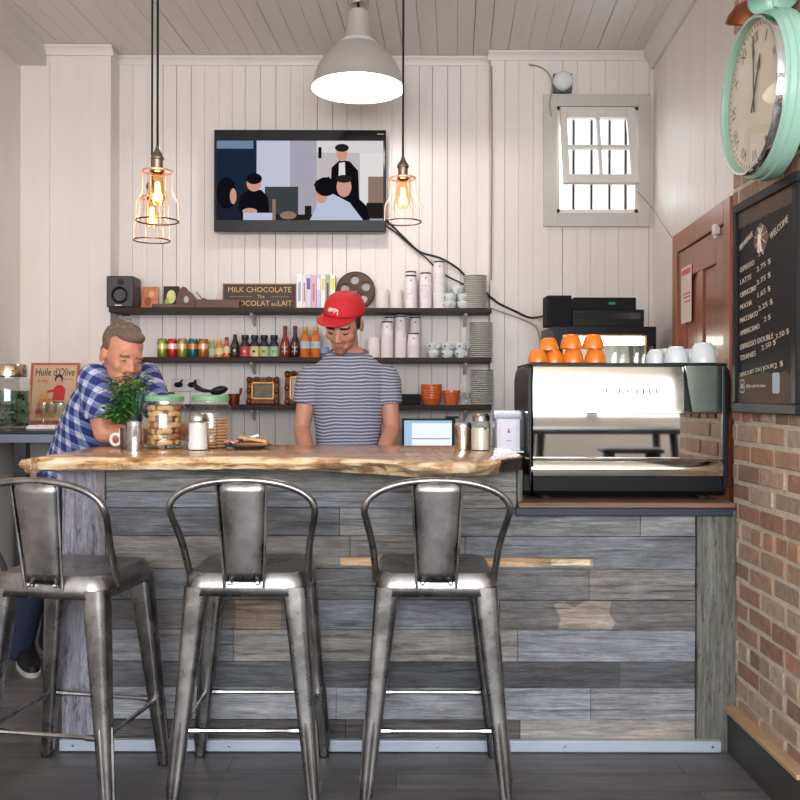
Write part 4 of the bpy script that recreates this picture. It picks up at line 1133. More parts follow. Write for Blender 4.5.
# books
Y = 5.78
bk = [(297.3, 303.4, 275, (238, 236, 236), (150, 170, 190)), (303.6, 306.6, 276, (240, 226, 226), (206, 70, 84)), (306.8, 311.6, 275.5, (214, 214, 232), (86, 92, 170)), (311.8, 317, 276.5, (226, 176, 190), (200, 120, 140)), (317.2, 321.4, 276, (206, 200, 226), (236, 236, 240)),
      (321.6, 325.6, 276, (244, 242, 232), (230, 214, 90)), (325.8, 330.6, 276, (172, 172, 170), (60, 60, 60)), (330.8, 335.4, 276, (246, 242, 214), (232, 214, 70))]
bl = ['white book at the sign end of the row', 'slim white book with red spine lettering', 'pale lilac book with a blue spine panel', 'pink book in the middle of the row', 'lavender book beside the pink one', 'white book with a yellow spine stripe', 'grey book with dark spine mark', 'cream book with yellow stripe next to the film reel']
for (p0, p1, pt, c, c2), lb_ in zip(bk, bl):
    a, b = PX(p0, 307, Y), PX(p1, pt, Y); w, h = b.x - a.x, b.z - Z1
    t = thing('book', lb_ + ' on the top shelf', 'book', ((a.x + b.x) / 2, Y, Z1), 0, 'books on the top shelf')
    mb = MB(); mb.box(-w / 2, w / 2, -.065, .075, 0, h); mb.build('cover', mat('book_%d' % int(p0), c, .5), t, bevel=.0015)
    mb = MB()
    if c2[0] > 220 or p0 in (306.8,): mb.box(-w * .34, w * .34, -.066, -.0648, h * .55, h * .88)
    else: mb.text('ROMAN', Matrix.Translation((0, -.066, h * .5)) @ FRONT @ Matrix.Rotation(PI / 2, 4, 'Z'), .02, width=h * .6, height=w * .5) if False else mb.box(-w * .2, w * .2, -.066, -.0648, h * .2, h * .75)
    mb.build('spine_print', mat('spine_%d' % int(p0), c2, .5), t)
    mb = MB(); mb.box(-w / 2 + .0015, w / 2 - .0015, -.06, .073, h - .001, h + .0004); mb.build('pages', mat('paper_pages', (232, 226, 210), .8), t)
# film reel
Y = 5.86; c = PX(355.5, 290, Y); R_ = 19.3 * Y / FPX
t = thing('film_reel', 'dark bronze film reel leaning on the top shelf above the red cap', 'film reel', (c.x, Y - .02, Z1 + .001)); t.rotation_euler = (math.radians(-7), 0, 0)
def plate_with_holes(mb, y0, y1, R, hr, hc, nh=5, a0=95, hub=.010):
    """disc between two radii with round windows, built as sectors around each window"""
    seg = nh * 12
    for yy_, flip in ((y0, False), (y1, True)):
        pass
    import itertools
    bmx = bmesh.new()
    rings = [hub] + [hub + (R - hub) * i / 16 for i in range(1, 17)]
    grid = []
    for r in rings: grid.append([(r * math.cos(2 * PI * k / 120), r * math.sin(2 * PI * k / 120)) for k in range(120)])
    holes = [(hc * math.cos(math.radians(a0 + 72 * k)), hc * math.sin(math.radians(a0 + 72 * k))) for k in range(nh)]
    def snap(p):
        for hx, hz in holes:
            dx, dz = p[0] - hx, p[1] - hz; d = math.hypot(dx, dz)
            if abs(d - hr) < (R - hub) / 26 and d > 1e-6: return (hx + dx * hr / d, hz + dz * hr / d)
        return p
    grid = [[snap(p) for p in r] for r in grid]
    def inside(p): return any(math.hypot(p[0] - hx, p[1] - hz) < hr - 1e-5 for hx, hz in holes)
    for i in range(16):
        for k in range(120):
            k2 = (k + 1) % 120; q = [grid[i][k], grid[i][k2], grid[i + 1][k2], grid[i + 1][k]]
            m_ = (sum(p[0] for p in q) / 4, sum(p[1] for p in q) / 4)
            if inside(m_): continue
            v = [(p[0], y0, p[1] + R) for p in q] + [(p[0], y1, p[1] + R) for p in q]
            mb.add(v, [(0, 1, 2, 3), (7, 6, 5, 4)], 0)
M_brz = mat('bronze_reel', (74, 58, 46), .4, .7, var=.25, vscale=14)
mb = MB(); plate_with_holes(mb, -.014, -.012, R_, .030, .073); mb.build('front_flange', M_brz, t)
mb = MB(); plate_with_holes(mb, .012, .014, R_, .030, .073); mb.build('back_flange', M_brz, t)
mb = MB(); mb.lathe([(.028, -.013), (.028, .013)], (0, 0, R_), 24, axis='Y'); mb.lathe([(.022, -.016), (.026, -.016), (.026, -.013)], (0, 0, R_), 20, axis='Y'); mb.build('hub', M_brz, t)
mb = MB(); mb.tube([(R_ * .985 * math.cos(2 * PI * k / 48), -.013, R_ + R_ * .985 * math.sin(2 * PI * k / 48)) for k in range(48)], .0035, 6, closed=True); mb.build('rolled_rim', M_brz, t)
# poster below the top shelf
a, b = PX(112, 338, 5.885), PX(139, 313, 5.885)
t = thing('small_poster', 'small grey poster with dark lettering under the speaker end of the top shelf', 'poster', ((a.x + b.x) / 2, 5.893, a.z))
w, h = b.x - a.x, b.z - a.z
mb = MB(); mb.box(-w / 2, w / 2, -.002, .002, 0, h); mb.build('sheet', mat('grey_poster', (192, 184, 184), .35, var=.1, vscale=14), t)
mb = MB(); mb.text('BALONE', front(-.006, -.0035, h * .72), .03, width=w * .48, height=.014); mb.box(-w * .15, w * .15, -.003, -.002, h * .86, h * .94)
mb.box(-w * .28, w * .22, -.003, -.002, h * .55, h * .60); mb.box(-w * .25, w * .2, -.003, -.002, h * .44, h * .48); mb.build('poster_print', mat('poster_ink', (64, 50, 52), .6), t)

# wall socket with dark plugs, tap, on the wall behind the jars
t = thing('wall_socket', 'white double wall socket with dark plugs above the jars', 'socket', (PX(186, 0, 5.9).x, 5.8985, PX(0, 392, 5.9).z))
mb = MB(); mb.box(-.095, .095, -.010, 0, 0, .085); mb.build('cover_plate', mat('pale_plate', (206, 202, 202), .4), t, bevel=.004)
for x in (-.045, .045):
    mb = MB(); mb.ell((x, -.022, .045), (.03, .016, .018)); mb.tube([(x, -.03, .045), (x + .03, -.04, .075)], .006, 6); mb.build('plug', M_blackm, t)
t = thing('tap', 'dark arched kitchen tap behind the plant', 'tap', (PX(166, 0, 5.6).x, 5.6, .90))
ztap = PX(0, 379, 5.6).z - .90
mb = MB(); mb.tube([(0, 0, 0), (0, 0, ztap - .07)] + [(-.055 + .055 * math.cos(a), 0, ztap - .07 + .055 * math.sin(a)) for a in [PI * i / 8 for i in range(1, 8)]], .008, 8); mb.build('spout', mat('dark_tap', (50, 46, 46), .3, .8), t)
mb = MB(); mb.lathe([(0, 0), (.03, 0), (.026, .03), (0, .04)], seg=16); mb.tube([(.0, 0, ztap - .09), (.055, -.01, ztap - .092)], .006, 6); mb.build('lever', mat('dark_tap', (50, 46, 46), .3, .8), t)
# monitor on the back counter
Y = 5.4; a, b = PX(402, 452, Y), PX(455.5, 418.5, Y)
t = thing('till_monitor', 'till screen with a bright white page on the back counter beside the bartender', 'monitor', ((a.x + b.x) / 2, Y, .9005))
w = b.x - a.x; h = b.z - .9005; z0 = h - .24
mb = MB(); mb.box(-w / 2, w / 2, 0, .03, z0, h); mb.build('bezel', M_black, t, bevel=.004)
mb = MB(); mb.box(-w / 2 + .014, w / 2 - .022, -.002, .001, z0 + .012, h - .012); scr = mb.build('screen', emission('till_screen', (236, 242, 250), .95), t)
mb = MB(); mb.box(-w / 2 + .014, -w / 2 + .06, -.003, -.002, z0 + .012, h - .012); mb.box(-w / 2 + .014, w / 2 - .022, -.0035, -.002, h - .028, h - .012); mb.build('sidebar', emission('till_sidebar', (178, 208, 240), .8), scr)
mb = MB(); mb.box(-w / 2 + .06, w / 2 - .03, -.003, -.002, z0 + .115, z0 + .122); mb.build('divider', emission('till_line', (170, 176, 182), .7), scr)
mb = MB(); mb.box(-.02, .02, .01, .03, .012, z0 + .02); mb.box(-.09, .09, -.05, .1, 0, .012); mb.build('stand', M_black, t, bevel=.003)
mb = MB(); mb.box(w / 2 - .06, w / 2 + .02, -.02, .03, h + .001, h + .014); mb.build('card_reader', M_black, t, bevel=.003)

# ---------------------------------------------------------------- wall television
Y = 5.80; a, b = PX(213.5, 232, Y), PX(385.5, 130, Y); w, h = b.x - a.x, b.z - a.z
t = thing('wall_tv', 'wide black television on the back wall showing people at a meeting table', 'television', ((a.x + b.x) / 2, 5.898, a.z))
mb = MB(); mb.box(-w / 2, w / 2, -.10, -.055, 0, h); mb.build('cabinet', mat('gloss_black', (12, 12, 14), .12), t, bevel=.005)
mb = MB(); mb.box(-.2, .2, -.055, 0, h * .25, h * .75); mb.build('wall_mount', M_blackm, t)
mb = MB(); sx0, sx1, sz0, sz1 = -w / 2 + .018, w / 2 - .018, .075, h - .072
SW, SH = sx1 - sx0, sz1 - sz0
cols_ = [(56, 70, 88), (28, 42, 62), (206, 206, 226), (176, 172, 188), (204, 196, 196), (18, 18, 24), (216, 160, 140), (196, 206, 226), (66, 70, 72), (236, 232, 232), (40, 34, 32), (150, 126, 112), (120, 140, 168), (226, 222, 226), (34, 36, 52)]
lay = [0]
def scr_poly(pts, ci):
    d = -.1012 - .00012 * lay[0]; lay[0] += 1
    mb.add([(sx0 + u * SW, d, sz0 + v_ * SH) for u, v_ in pts], [tuple(range(len(pts)))], ci)
def scr_rect(u0, u1, v0, v1, ci): scr_poly([(u0, v0), (u1, v0), (u1, v1), (u0, v1)], ci)
def scr_ell(u, v_, ru, rv, ci, n=18): scr_poly([(u + ru * math.cos(2 * PI * k / n), v_ + rv * math.sin(2 * PI * k / n)) for k in range(n)], ci)
scr_rect(0, 1, 0, 1, 3); scr_rect(0, .24, 0, 1, 1); scr_rect(0, .22, .9, 1, 12); scr_rect(.24, .44, .2, 1, 2); scr_rect(.44, .60, .1, 1, 3); scr_rect(.60, .86, .1, 1, 4); scr_rect(.86, 1, .1, .85, 9); scr_rect(.60, 1, .85, 1, 13)
scr_rect(.91, 1, .2, .55, 11); scr_rect(.9, 1, .02, .22, 10); scr_rect(.61, .63, .78, .92, 5)
scr_rect(.29, .49, 0, .42, 8); scr_rect(.13, .62, 0, .07, 10)
scr_poly([(.12, .0), (.14, .30), (.19, .38), (.27, .38), (.31, .28), (.32, 0)], 5); scr_ell(.225, .46, .045, .10, 6); scr_ell(.225, .52, .048, .07, 5); scr_ell(.20, .11, .045, .04, 6); scr_rect(.16, .34, .0, .09, 7)
scr_poly([(0, 0), (0, .32), (.08, .26), (.14, .12), (.15, 0)], 14); scr_ell(.06, .34, .06, .2, 5); scr_ell(.10, .30, .02, .1, 6)
scr_rect(.335, .355, .0, .26, 11); scr_rect(.53, .57, 0, .18, 10); scr_ell(.43, .06, .05, .05, 11)
scr_poly([(.68, .1), (.69, .66), (.74, .76), (.80, .74), (.85, .62), (.86, .1)], 5); scr_poly([(.73, .45), (.735, .72), (.77, .73), (.775, .45)], 9); scr_ell(.752, .84, .034, .10, 6); scr_ell(.752, .91, .042, .05, 10)
scr_poly([(.74, 0), (.76, .30), (.82, .34), (.90, .18), (.92, 0)], 5); scr_ell(.765, .42, .045, .13, 6); scr_ell(.765, .52, .05, .05, 10)
scr_poly([(.56, 0), (.62, .24), (.70, .33), (.80, .22), (.88, 0)], 7); scr_ell(.63, .34, .04, .13, 6); scr_ell(.655, .42, .065, .12, 5); scr_poly([(.58, .43), (.60, .5), (.68, .55), (.66, .44)], 5)
mats_ = [emission('tv_%d' % i, c, .75) for i, c in enumerate(cols_)]
pic = mb.build('screen', mats_, t)
mb = MB(); mb.box(sx1 - .04, sx1 + .005, -.102, -.10, h - .03, h - .026); mb.build('status_mark', M_steel, t)

# ---------------------------------------------------------------- things on the bar
def on_bar(px, Y): return (PX(px, 0, Y).x, Y, ZT + .0005)
M_glid = mat('green_lid', (120, 172, 128), .4)
M_bisc = mat('biscuit', (222, 176, 112), .75, var=.25, vscale=40, bump=.4)
M_bisc2 = mat('toasted_biscuit', (176, 112, 70), .75, var=.25, vscale=40, bump=.4)
def jar(label, px, Y, w_px, hpx):
    r = w_px / 2 * Y / FPX; h = hpx * Y / FPX
    t = thing('glass_jar', label, 'jar', on_bar(px, Y), 0, 'big lidded jars on the bar')
    mb = MB(); mb.lathe([(0, .001), (r * .86, .001), (r * .96, .012), (r, .03), (r, h * .66), (r * .93, h * .76), (r * .80, h * .83), (r * .80, h * .90)], seg=32); mb.build('jar_glass', M_glass, t)
    mb = MB(); mb.lathe([(r * .84, h * .885), (r * .86, h * .89), (r * .86, h * .97), (r * .80, h * .995), (0, h)], seg=32); mb.build('lid', M_glid, t)
    return t, r, h
t, r, h = jar('large glass jar with green lid packed with biscuits beside the potted herb', 164.5, 3.67, 45, 53)
JAR0 = (t.location.x, t.location.y, r)
rnd = random.Random(5)
def wedge_mesh(L, W, T, curve):
    mb = MB(); n = 8; pts = []
    for i in range(n + 1):
        a = -curve / 2 + curve * i / n; R0 = L / curve
        pts.append((R0 * math.sin(a), 0, R0 * math.cos(a) - R0))
    mb.tube(pts, [W * .5] + [W] * (n - 1) + [W * .5], 8, sec=[(math.cos(2 * PI * k / 8) * T / W, math.sin(2 * PI * k / 8)) for k in range(8)], up=(0, 1, 0))
    return mb
wm = [wedge_mesh(.062, .0115, .0095, .9).mesh('biscuit', M_bisc), wedge_mesh(.058, .0115, .0095, .6).mesh('biscuit', M_bisc2)]
tg = 'biscuits in the jar beside the herb'
rows_ = [(i, lay_) for lay_ in range(7) for i in range(5)]
for i, lay_ in rows_:
    o = bpy.data.objects.new('biscuit', wm[rnd.random() < .35]); COL.objects.link(o)
    a = 2 * PI * i / 5 + lay_ * .63 + rnd.uniform(-.06, .06); rr = r * .60
    o.location = (t.location.x + rr * math.cos(a), t.location.y + rr * math.sin(a), ZT + .026 + lay_ * .0235)
    o.rotation_euler = (rnd.uniform(-.25, .25), rnd.uniform(-.15, .15), a + PI / 2 + rnd.uniform(-.12, .12))
    tag(o, 'curved biscuit packed in the green-lidded jar beside the potted herb', 'biscuit', tg)
t2, r2, h2 = jar('large glass jar with green lid holding cookies behind the sugar shaker', 210.5, 3.69, 43, 53)
ck = MB(); ck.lathe([(0, 0), (.030, 0), (.034, .004), (.030, .010), (0, .012)], seg=18); cm_ = ck.mesh('cookie', mat('cookie', (206, 150, 104), .8, var=.25, vscale=50, bump=.5))
cm2 = ck.mesh('cookie', mat('pale_cookie', (232, 200, 164), .8, var=.2, vscale=50, bump=.5))
for k in range(30):
    o = bpy.data.objects.new('cookie', cm_ if k < 12 or k % 3 == 0 else cm2); COL.objects.link(o)
    a = 2 * PI * (k % 3) / 3 + .5; rr = .0402
    o.location = (t2.location.x + rr * math.cos(a), t2.location.y + rr * math.sin(a), ZT + .003 + (k // 3) * .0124)
    tag(o, 'round cookie stacked in the jar behind the sugar shaker', 'cookie', 'cookies in the second jar')
# black tongs-like scoop lying on the second jar's lid
t = thing('black_scoop', 'black scoop lying on the green lid of the cookie jar', 'scoop', (t2.location.x, t2.location.y, ZT + h2 + .001))
mb = MB(); mb.ell((.035, 0, .018), (.038, .03, .018), R=Matrix.Rotation(-.25, 3, 'Y')); mb.build('bowl', M_black, t)
mb = MB(); mb.tube([(.005, 0, .014), (-.03, 0, .018), (-.055, -.01, .03), (-.066, -.012, .046)], [.006, .009, .012, .008], 8); mb.tube([(-.058, -.01, .03), (-.060, -.01, .062)], .0045, 6); mb.build('handle', M_black, t)
# sugar shaker
M_sug = mat('white_sugar', (246, 244, 242), .8, bump=.2, bscale=200)
r_, h_ = 10 * 3.62 / FPX, 37 * 3.62 / FPX
t = thing('sugar_shaker', 'glass sugar shaker full of white sugar with a steel screw lid before the cookie jar', 'shaker', on_bar(198, 3.535))
mb = MB(); mb.lathe([(0, 0), (r_ * .95, 0), (r_ * 1.02, .005), (r_ * 1.02, h_ * .16), (r_ * .95, h_ * .2), (r_ * .92, h_ * .72), (r_ * .85, h_ * .8)], seg=24); mb.build('shaker_glass', M_glass, t)
mb = MB(); mb.lathe([(0, .004), (r_ * .9, .004), (r_ * .96, h_ * .15), (r_ * .88, h_ * .22), (r_ * .86, h_ * .72), (0, h_ * .75)], seg=24); mb.build('sugar', M_sug, t)
mb = MB(); mb.lathe([(r_ * .88, h_ * .78), (r_ * .92, h_ * .79), (r_ * .92, h_ * .88), (r_ * .8, h_ * .95), (r_ * .5, h_), (0, h_)], seg=24); mb.build('lid', M_steel, t)
# steel can (milk tumbler)
t = thing('steel_tumbler', 'polished steel tumbler in front of the potted herb', 'tumbler', on_bar(135, 3.535))
r_, h_ = 8 * 3.58 / FPX, 28 * 3.58 / FPX
mb = MB(); mb.lathe([(0, 0), (r_ * .98, 0), (r_, .003), (r_, h_ * .80), (r_ * 1.03, h_ * .81), (r_ * 1.03, h_ * .84), (r_, h_ * .85), (r_, h_), (r_ * .93, h_), (r_ * .92, .01), (0, .01)], seg=28)
mb.build('tumbler_body', mat('mirror_steel', (206, 204, 200), .10, 1.0), t)
# mug with a white ring handle
M_mug = mat('brown_mug', (88, 58, 44), .3, coat=.3)
t = thing('mug', 'brown mug with a big white ring handle by the elbow of the plaid-shirted man', 'mug', on_bar(126, 3.60))
mb = MB(); mb.lathe([(0, 0), (.021, 0), (.023, .004), (.024, .085), (.021, .085), (.020, .008), (0, .006)], seg=24); mb.build('mug_body', M_mug, t)
mb = MB(); mb.tube([(-.041 + .020 * math.cos(2 * PI * k / 20), 0, .038 + .022 * math.sin(2 * PI * k / 20)) for k in range(20)], .0065, 8, closed=True); mb.tube([(-.0225, 0, .02), (-.0225, 0, .082)], .006, 8); tag(mb.build('handle', M_white, t), 'white ring handle')
# potted herb
t = thing('potted_herb', 'bushy green potted herb on the bar before the face of the plaid-shirted man', 'potted plant', on_bar(134, 3.685))
mb = MB(); mb.lathe([(0, 0), (.028, 0), (.034, .115), (.036, .117), (.036, .138), (.032, .138), (.031, .118), (0, .11)], seg=24); mb.build('pot', mat('dark_plum_pot', (40, 32, 40), .5), t)
mb = MB(); mb.box(-.008, .026, -.0368, -.028, .086, .112); mb.build('price_label', mat('label_lilac', (206, 204, 224), .5), t)
M_leaf = mat('herb_leaf', (52, 104, 50), .45, var=.35, vscale=18)
M_leaf2 = mat('young_leaf', (96, 146, 66), .45, var=.3, vscale=18)
lf = MB(); st_ = MB(); rnd = random.Random(17)
for s_ in range(58):
    az = rnd.uniform(0, 2 * PI); lean = rnd.uniform(.05, .62); L = rnd.uniform(.10, .185)
    base = Vector((.02 * math.cos(az), .02 * math.sin(az), .13)); lean *= (.45 if math.sin(az) > .2 else 1.0) * (.6 if math.cos(az) > .3 else 1.0)
    if s_ >= 36: az = rnd.uniform(2.7, 4.6); lean = rnd.uniform(.8, 1.55); L *= .62
    base = Vector((.02 * math.cos(az), .02 * math.sin(az), .118)); d = Vector((math.cos(az) * math.sin(lean), math.sin(az) * math.sin(lean), math.cos(lean)))
    pts = [base + d * L * u + Vector((0, 0, -.03 * u * u * lean)) for u in (0, .33, .66, 1)]
    st_.tube(pts, [.002, .0018, .0014, .001], 5)
    for j in range(9):
        u = .25 + .75 * j / 8; p = base + d * L * u; a2 = az + j * 2.4 + rnd.uniform(-.4, .4); el = rnd.uniform(-.35, .65)
        ll = rnd.uniform(.044, .074) * (1.05 - .3 * u); w = ll * .19
        f_ = Vector((math.cos(a2) * math.cos(el), math.sin(a2) * math.cos(el), math.sin(el))); sd = f_.cross(Vector((0, 0, 1))).normalized(); up = sd.cross(f_)
        tip = p + f_ * ll + Vector(on_bar(134, 3.685))
        if tip.z < ZT + .25 and min(math.hypot(q.x - JAR0[0], q.y - JAR0[1]) for q in (tip, p + Vector(on_bar(134, 3.685)))) < JAR0[2] + .022: continue
        if tip.y > 3.78: continue
        v = [p, p + f_ * ll * .45 + sd * w + up * .004, p + f_ * ll - up * ll * .22, p + f_ * ll * .45 - sd * w + up * .004, p + f_ * ll * .5 - up * .002]
        lf.add([tuple(q) for q in v], [(0, 1, 4), (1, 2, 4), (2, 3, 4), (3, 0, 4)], 1 if rnd.random() < .35 else 0, True)
st_.build('stem', M_leaf, t); lf.build('foliage', [M_leaf, M_leaf2], t)
# plate with a sandwich
t = thing('dark_plate', 'dark oval plate with a half-eaten sandwich on the bar', 'plate', on_bar(249, 3.66))
mb = MB(); mb.lathe([(0, 0), (.055, 0), (.06, .003), (.096, .012), (.098, .015), (.095, .015), (.058, .007), (0, .006)], seg=32); mb.build('plate_dish', mat('slate_glaze', (58, 62, 76), .3, coat=.3), t)
t = thing('sandwich', 'toasted sandwich piece lying on the dark plate', 'sandwich', (on_bar(250, 3.64)[0], 3.65, ZT + .0145))
mb = MB(); mb.prism([(-.055, -.02), (.075, -.03), (.08, .01), (-.03, .04)], 0, .010, plane='XY'); mb.build('lower_slice', M_bisc2, t, bevel=.004)
mb = MB(); mb.prism([(-.05, -.016), (.05, -.024), (.055, .008), (-.028, .036)], .010, .016, plane='XY'); mb.build('filling', mat('dark_filling', (98, 44, 40), .6), t, bevel=.002)
mb = MB(); mb.M = Matrix.Rotation(math.radians(9), 4, 'Y'); mb.prism([(-.052, -.018), (.068, -.026), (.07, .01), (-.03, .038)], .019, .031, plane='XY'); mb.build('upper_slice', M_bisc, t, bevel=.005)
t = thing('paper_napkin', 'crumpled red and white napkin on the dark plate rim', 'napkin', (on_bar(232, 3.64)[0], 3.63, ZT + .015))
mb = MB(); n_ = 9; rnd = random.Random(3)
v = [(-.03 + .06 * i / (n_ - 1), -.022 + .044 * j / (n_ - 1), .006 + rnd.uniform(0, .016)) for j in range(n_) for i in range(n_)]
mb.add(v, [(j * n_ + i, j * n_ + i + 1, (j + 1) * n_ + i + 1, (j + 1) * n_ + i) for j in range(n_ - 1) for i in range(n_ - 1)], 0, False)
o = mb.build('tissue', mat('pinkish_tissue', (206, 158, 156), .8, var=.35, vscale=60), t); sm_ = o.modifiers.new('sheet', 'SOLIDIFY'); sm_.thickness = .0015
t = thing('knife_handle', 'black-handled knife resting across the back of the dark plate', 'knife', (on_bar(237, 3.72)[0], 3.715, ZT + .0165))
mb = MB(); mb.M = Matrix.Rotation(math.radians(-14), 4, 'Y'); mb.box(-.034, .030, -.006, .006, .004, .018); mb.build('grip', M_black, t, bevel=.003)
mb = MB(); mb.M = Matrix.Rotation(math.radians(-14), 4, 'Y'); mb.prism([(.03, .006), (.10, .009), (.095, .016), (.03, .016)], -.0008, .0008); mb.build('blade', M_steel, t)
# steel canister, sugar jar, napkin holder
r_, h_ = 8.3 * 3.6 / FPX, 28 * 3.6 / FPX
t = thing('steel_canister', 'copper-tinted steel shaker canister on the bar next to the till screen', 'canister', on_bar(463, 3.60))
mb = MB(); mb.lathe([(0, 0), (r_ * .97, 0), (r_, .004), (r_, h_ * .74)], seg=26); mb.build('canister_body', mat('rosy_steel', (206, 186, 170), .16, 1.0), t)
mb = MB(); mb.lathe([(r_ * 1.03, h_ * .74), (r_ * 1.04, h_ * .75), (r_ * 1.03, h_ * .93), (r_ * .9, h_ * .98), (0, h_)], seg=26); mb.build('lid', M_steel, t)
r_, h_ = 9.6 * 3.55 / FPX, 37 * 3.55 / FPX
t = thing('sugar_jar', 'glass jar of pale cane sugar with a spouted steel lid beside the napkin stand', 'jar', on_bar(481, 3.55))
mb = MB(); mb.lathe([(0, 0), (r_, 0), (r_ * 1.03, .006), (r_, h_ * .15), (r_ * .97, h_ * .7), (r_ * .8, h_ * .82)], seg=26); mb.build('jar_glass', M_glass, t)
mb = MB(); mb.lathe([(0, .004), (r_ * .93, .005), (r_ * .92, h_ * .62), (0, h_ * .64)], seg=26); mb.build('cane_sugar', mat('cane_sugar', (226, 212, 190), .85, bump=.2, bscale=200), t)
mb = MB(); mb.lathe([(r_ * .84, h_ * .8), (r_ * .9, h_ * .81), (r_ * .9, h_ * .92), (r_ * .95, h_ * .95), (r_ * .8, h_), (0, h_)], seg=26); mb.build('lid', M_steel, t)
mb = MB(); mb.lathe([(0, -r_ * .985), (.004, -r_ * .98), (.0045, -r_ * .9)], (.014, 0, h_ * .60), 10, axis='Y'); mb.build('dark_dot', M_blackm, t)
Y = 3.47; a, b = PX(493.5, 451, Y), PX(522, 410.5, Y); w = b.x - a.x; h_ = b.z - ZT
t = thing('napkin_stand', 'clear acrylic stand of white napkins at the end of the slab', 'napkin holder', ((a.x + b.x) / 2, Y, ZT + .0005))
M_acr = glass('acrylic', (250, 250, 253), .04, .03)
mb = MB(); mb.box(-w / 2, w / 2, -.035, -.032, .005, h_); mb.build('front_sheet', M_acr, t)
mb = MB(); mb.box(-w / 2, -w / 2 + .003, -.032, .035, .005, h_); mb.build('side_sheet', M_acr, t)
mb = MB(); mb.box(w / 2 - .003, w / 2, -.032, .035, .005, h_); mb.build('side_sheet', M_acr, t)
mb = MB(); mb.box(-w / 2, w / 2, .035, .038, .005, h_ * .97); mb.build('back_sheet', mat('smoky_acrylic', (120, 116, 122), .15), t)
mb = MB(); mb.box(-w / 2 - .003, w / 2 + .003, -.038, .04, 0, .005); mb.build('base', mat('white_acrylic', (240, 240, 242), .2), t)
mb = MB(); mb.box(-w * .40, w * .40, -.028, .025, .0055, h_ * .80); mb.build('napkin', M_sug, t, bevel=.003)
mb = MB(); mb.box(-w * .26, w * .26, -.0320, -.0305, .010, h_ * .80); pp = mb.build('insert_card', mat('white_card', (244, 244, 246), .5), t)
mb = MB(); z0 = h_ * .5
mb.prism([(-.006, z0 - .004), (.006, z0 - .004), (.004, z0 + .003), (-.004, z0 + .003)], -.0358, -.0352); mb.ell((0, -.0355, z0 + .008), (.0032, .0004, .004), seg=10, rings=6)
mb.box(-.010, .010, -.0357, -.0352, h_ * .27, h_ * .285); mb.build('emblem', mat('brown_mark', (150, 84, 60), .6), pp)

# ---------------------------------------------------------------- hanging lamps
M_alum = mat('spun_aluminium', (226, 223, 218), .34, .65, var=.03, vscale=4)
Yd = 5.05; c = PX(357.5, 89, Yd); rim = 47 * Yd / FPX; zt_ = PX(0, 12, Yd).z
t = thing('dome_pendant', 'big spun aluminium dome lamp hanging from the ceiling above the television', 'pendant lamp', (c.x, Yd, c.z))
hh = zt_ - c.z
pf = [(1.0, 0), (1.004, .004), (.985, .03), (.93, .16), (.83, .30), (.68, .43), (.50, .54), (.36, .615), (.30, .64), (.275, .70), (.235, .90), (.22, 1.0), (.12, 1.02)]
mb = MB(); mb.lathe([(a * rim, b * hh) for a, b in pf] + [(0, hh * 1.02)], seg=48); mb.build('dome', M_alum, t)
mb = MB(); mb.lathe([(a * rim * .985, b * hh + .002) for a, b in pf[:8]] + [(0, pf[7][1] * hh)], seg=48); mb.build('enamel_inside', mat('white_enamel', (250, 248, 244), .35), t)
mb = MB(); mb.ell((0, 0, hh * .28), (.055, .055, .07)); mb.cyl(.02, hh * .38, hh * .62, seg=14); mb.build('bulb', emission('dome_bulb', (255, 248, 236), 14), t)
mb = MB(); mb.tube([(0, 0, hh * 1.02), (0, 0, ZC - c.z - .02)], .008, 8); mb.build('cord', M_black, t)
mb = MB(); mb.lathe([(0, ZC - c.z - .03), (.05, ZC - c.z - .028), (.06, ZC - c.z - .012), (.06, ZC - c.z + .001), (0, ZC - c.z + .001)], seg=24); mb.build('ceiling_rose', M_steel, t)
def point(name, loc, power, col, rad):
    l = bpy.data.lights.new(name, 'POINT'); l.energy = power; l.color = col; l.shadow_soft_size = rad
    o = bpy.data.objects.new(name, l); COL.objects.link(o); o.location = loc; return o
point('dome_light', (c.x, Yd, c.z + hh * .10), 26, (1.0, .95, .88), .06)
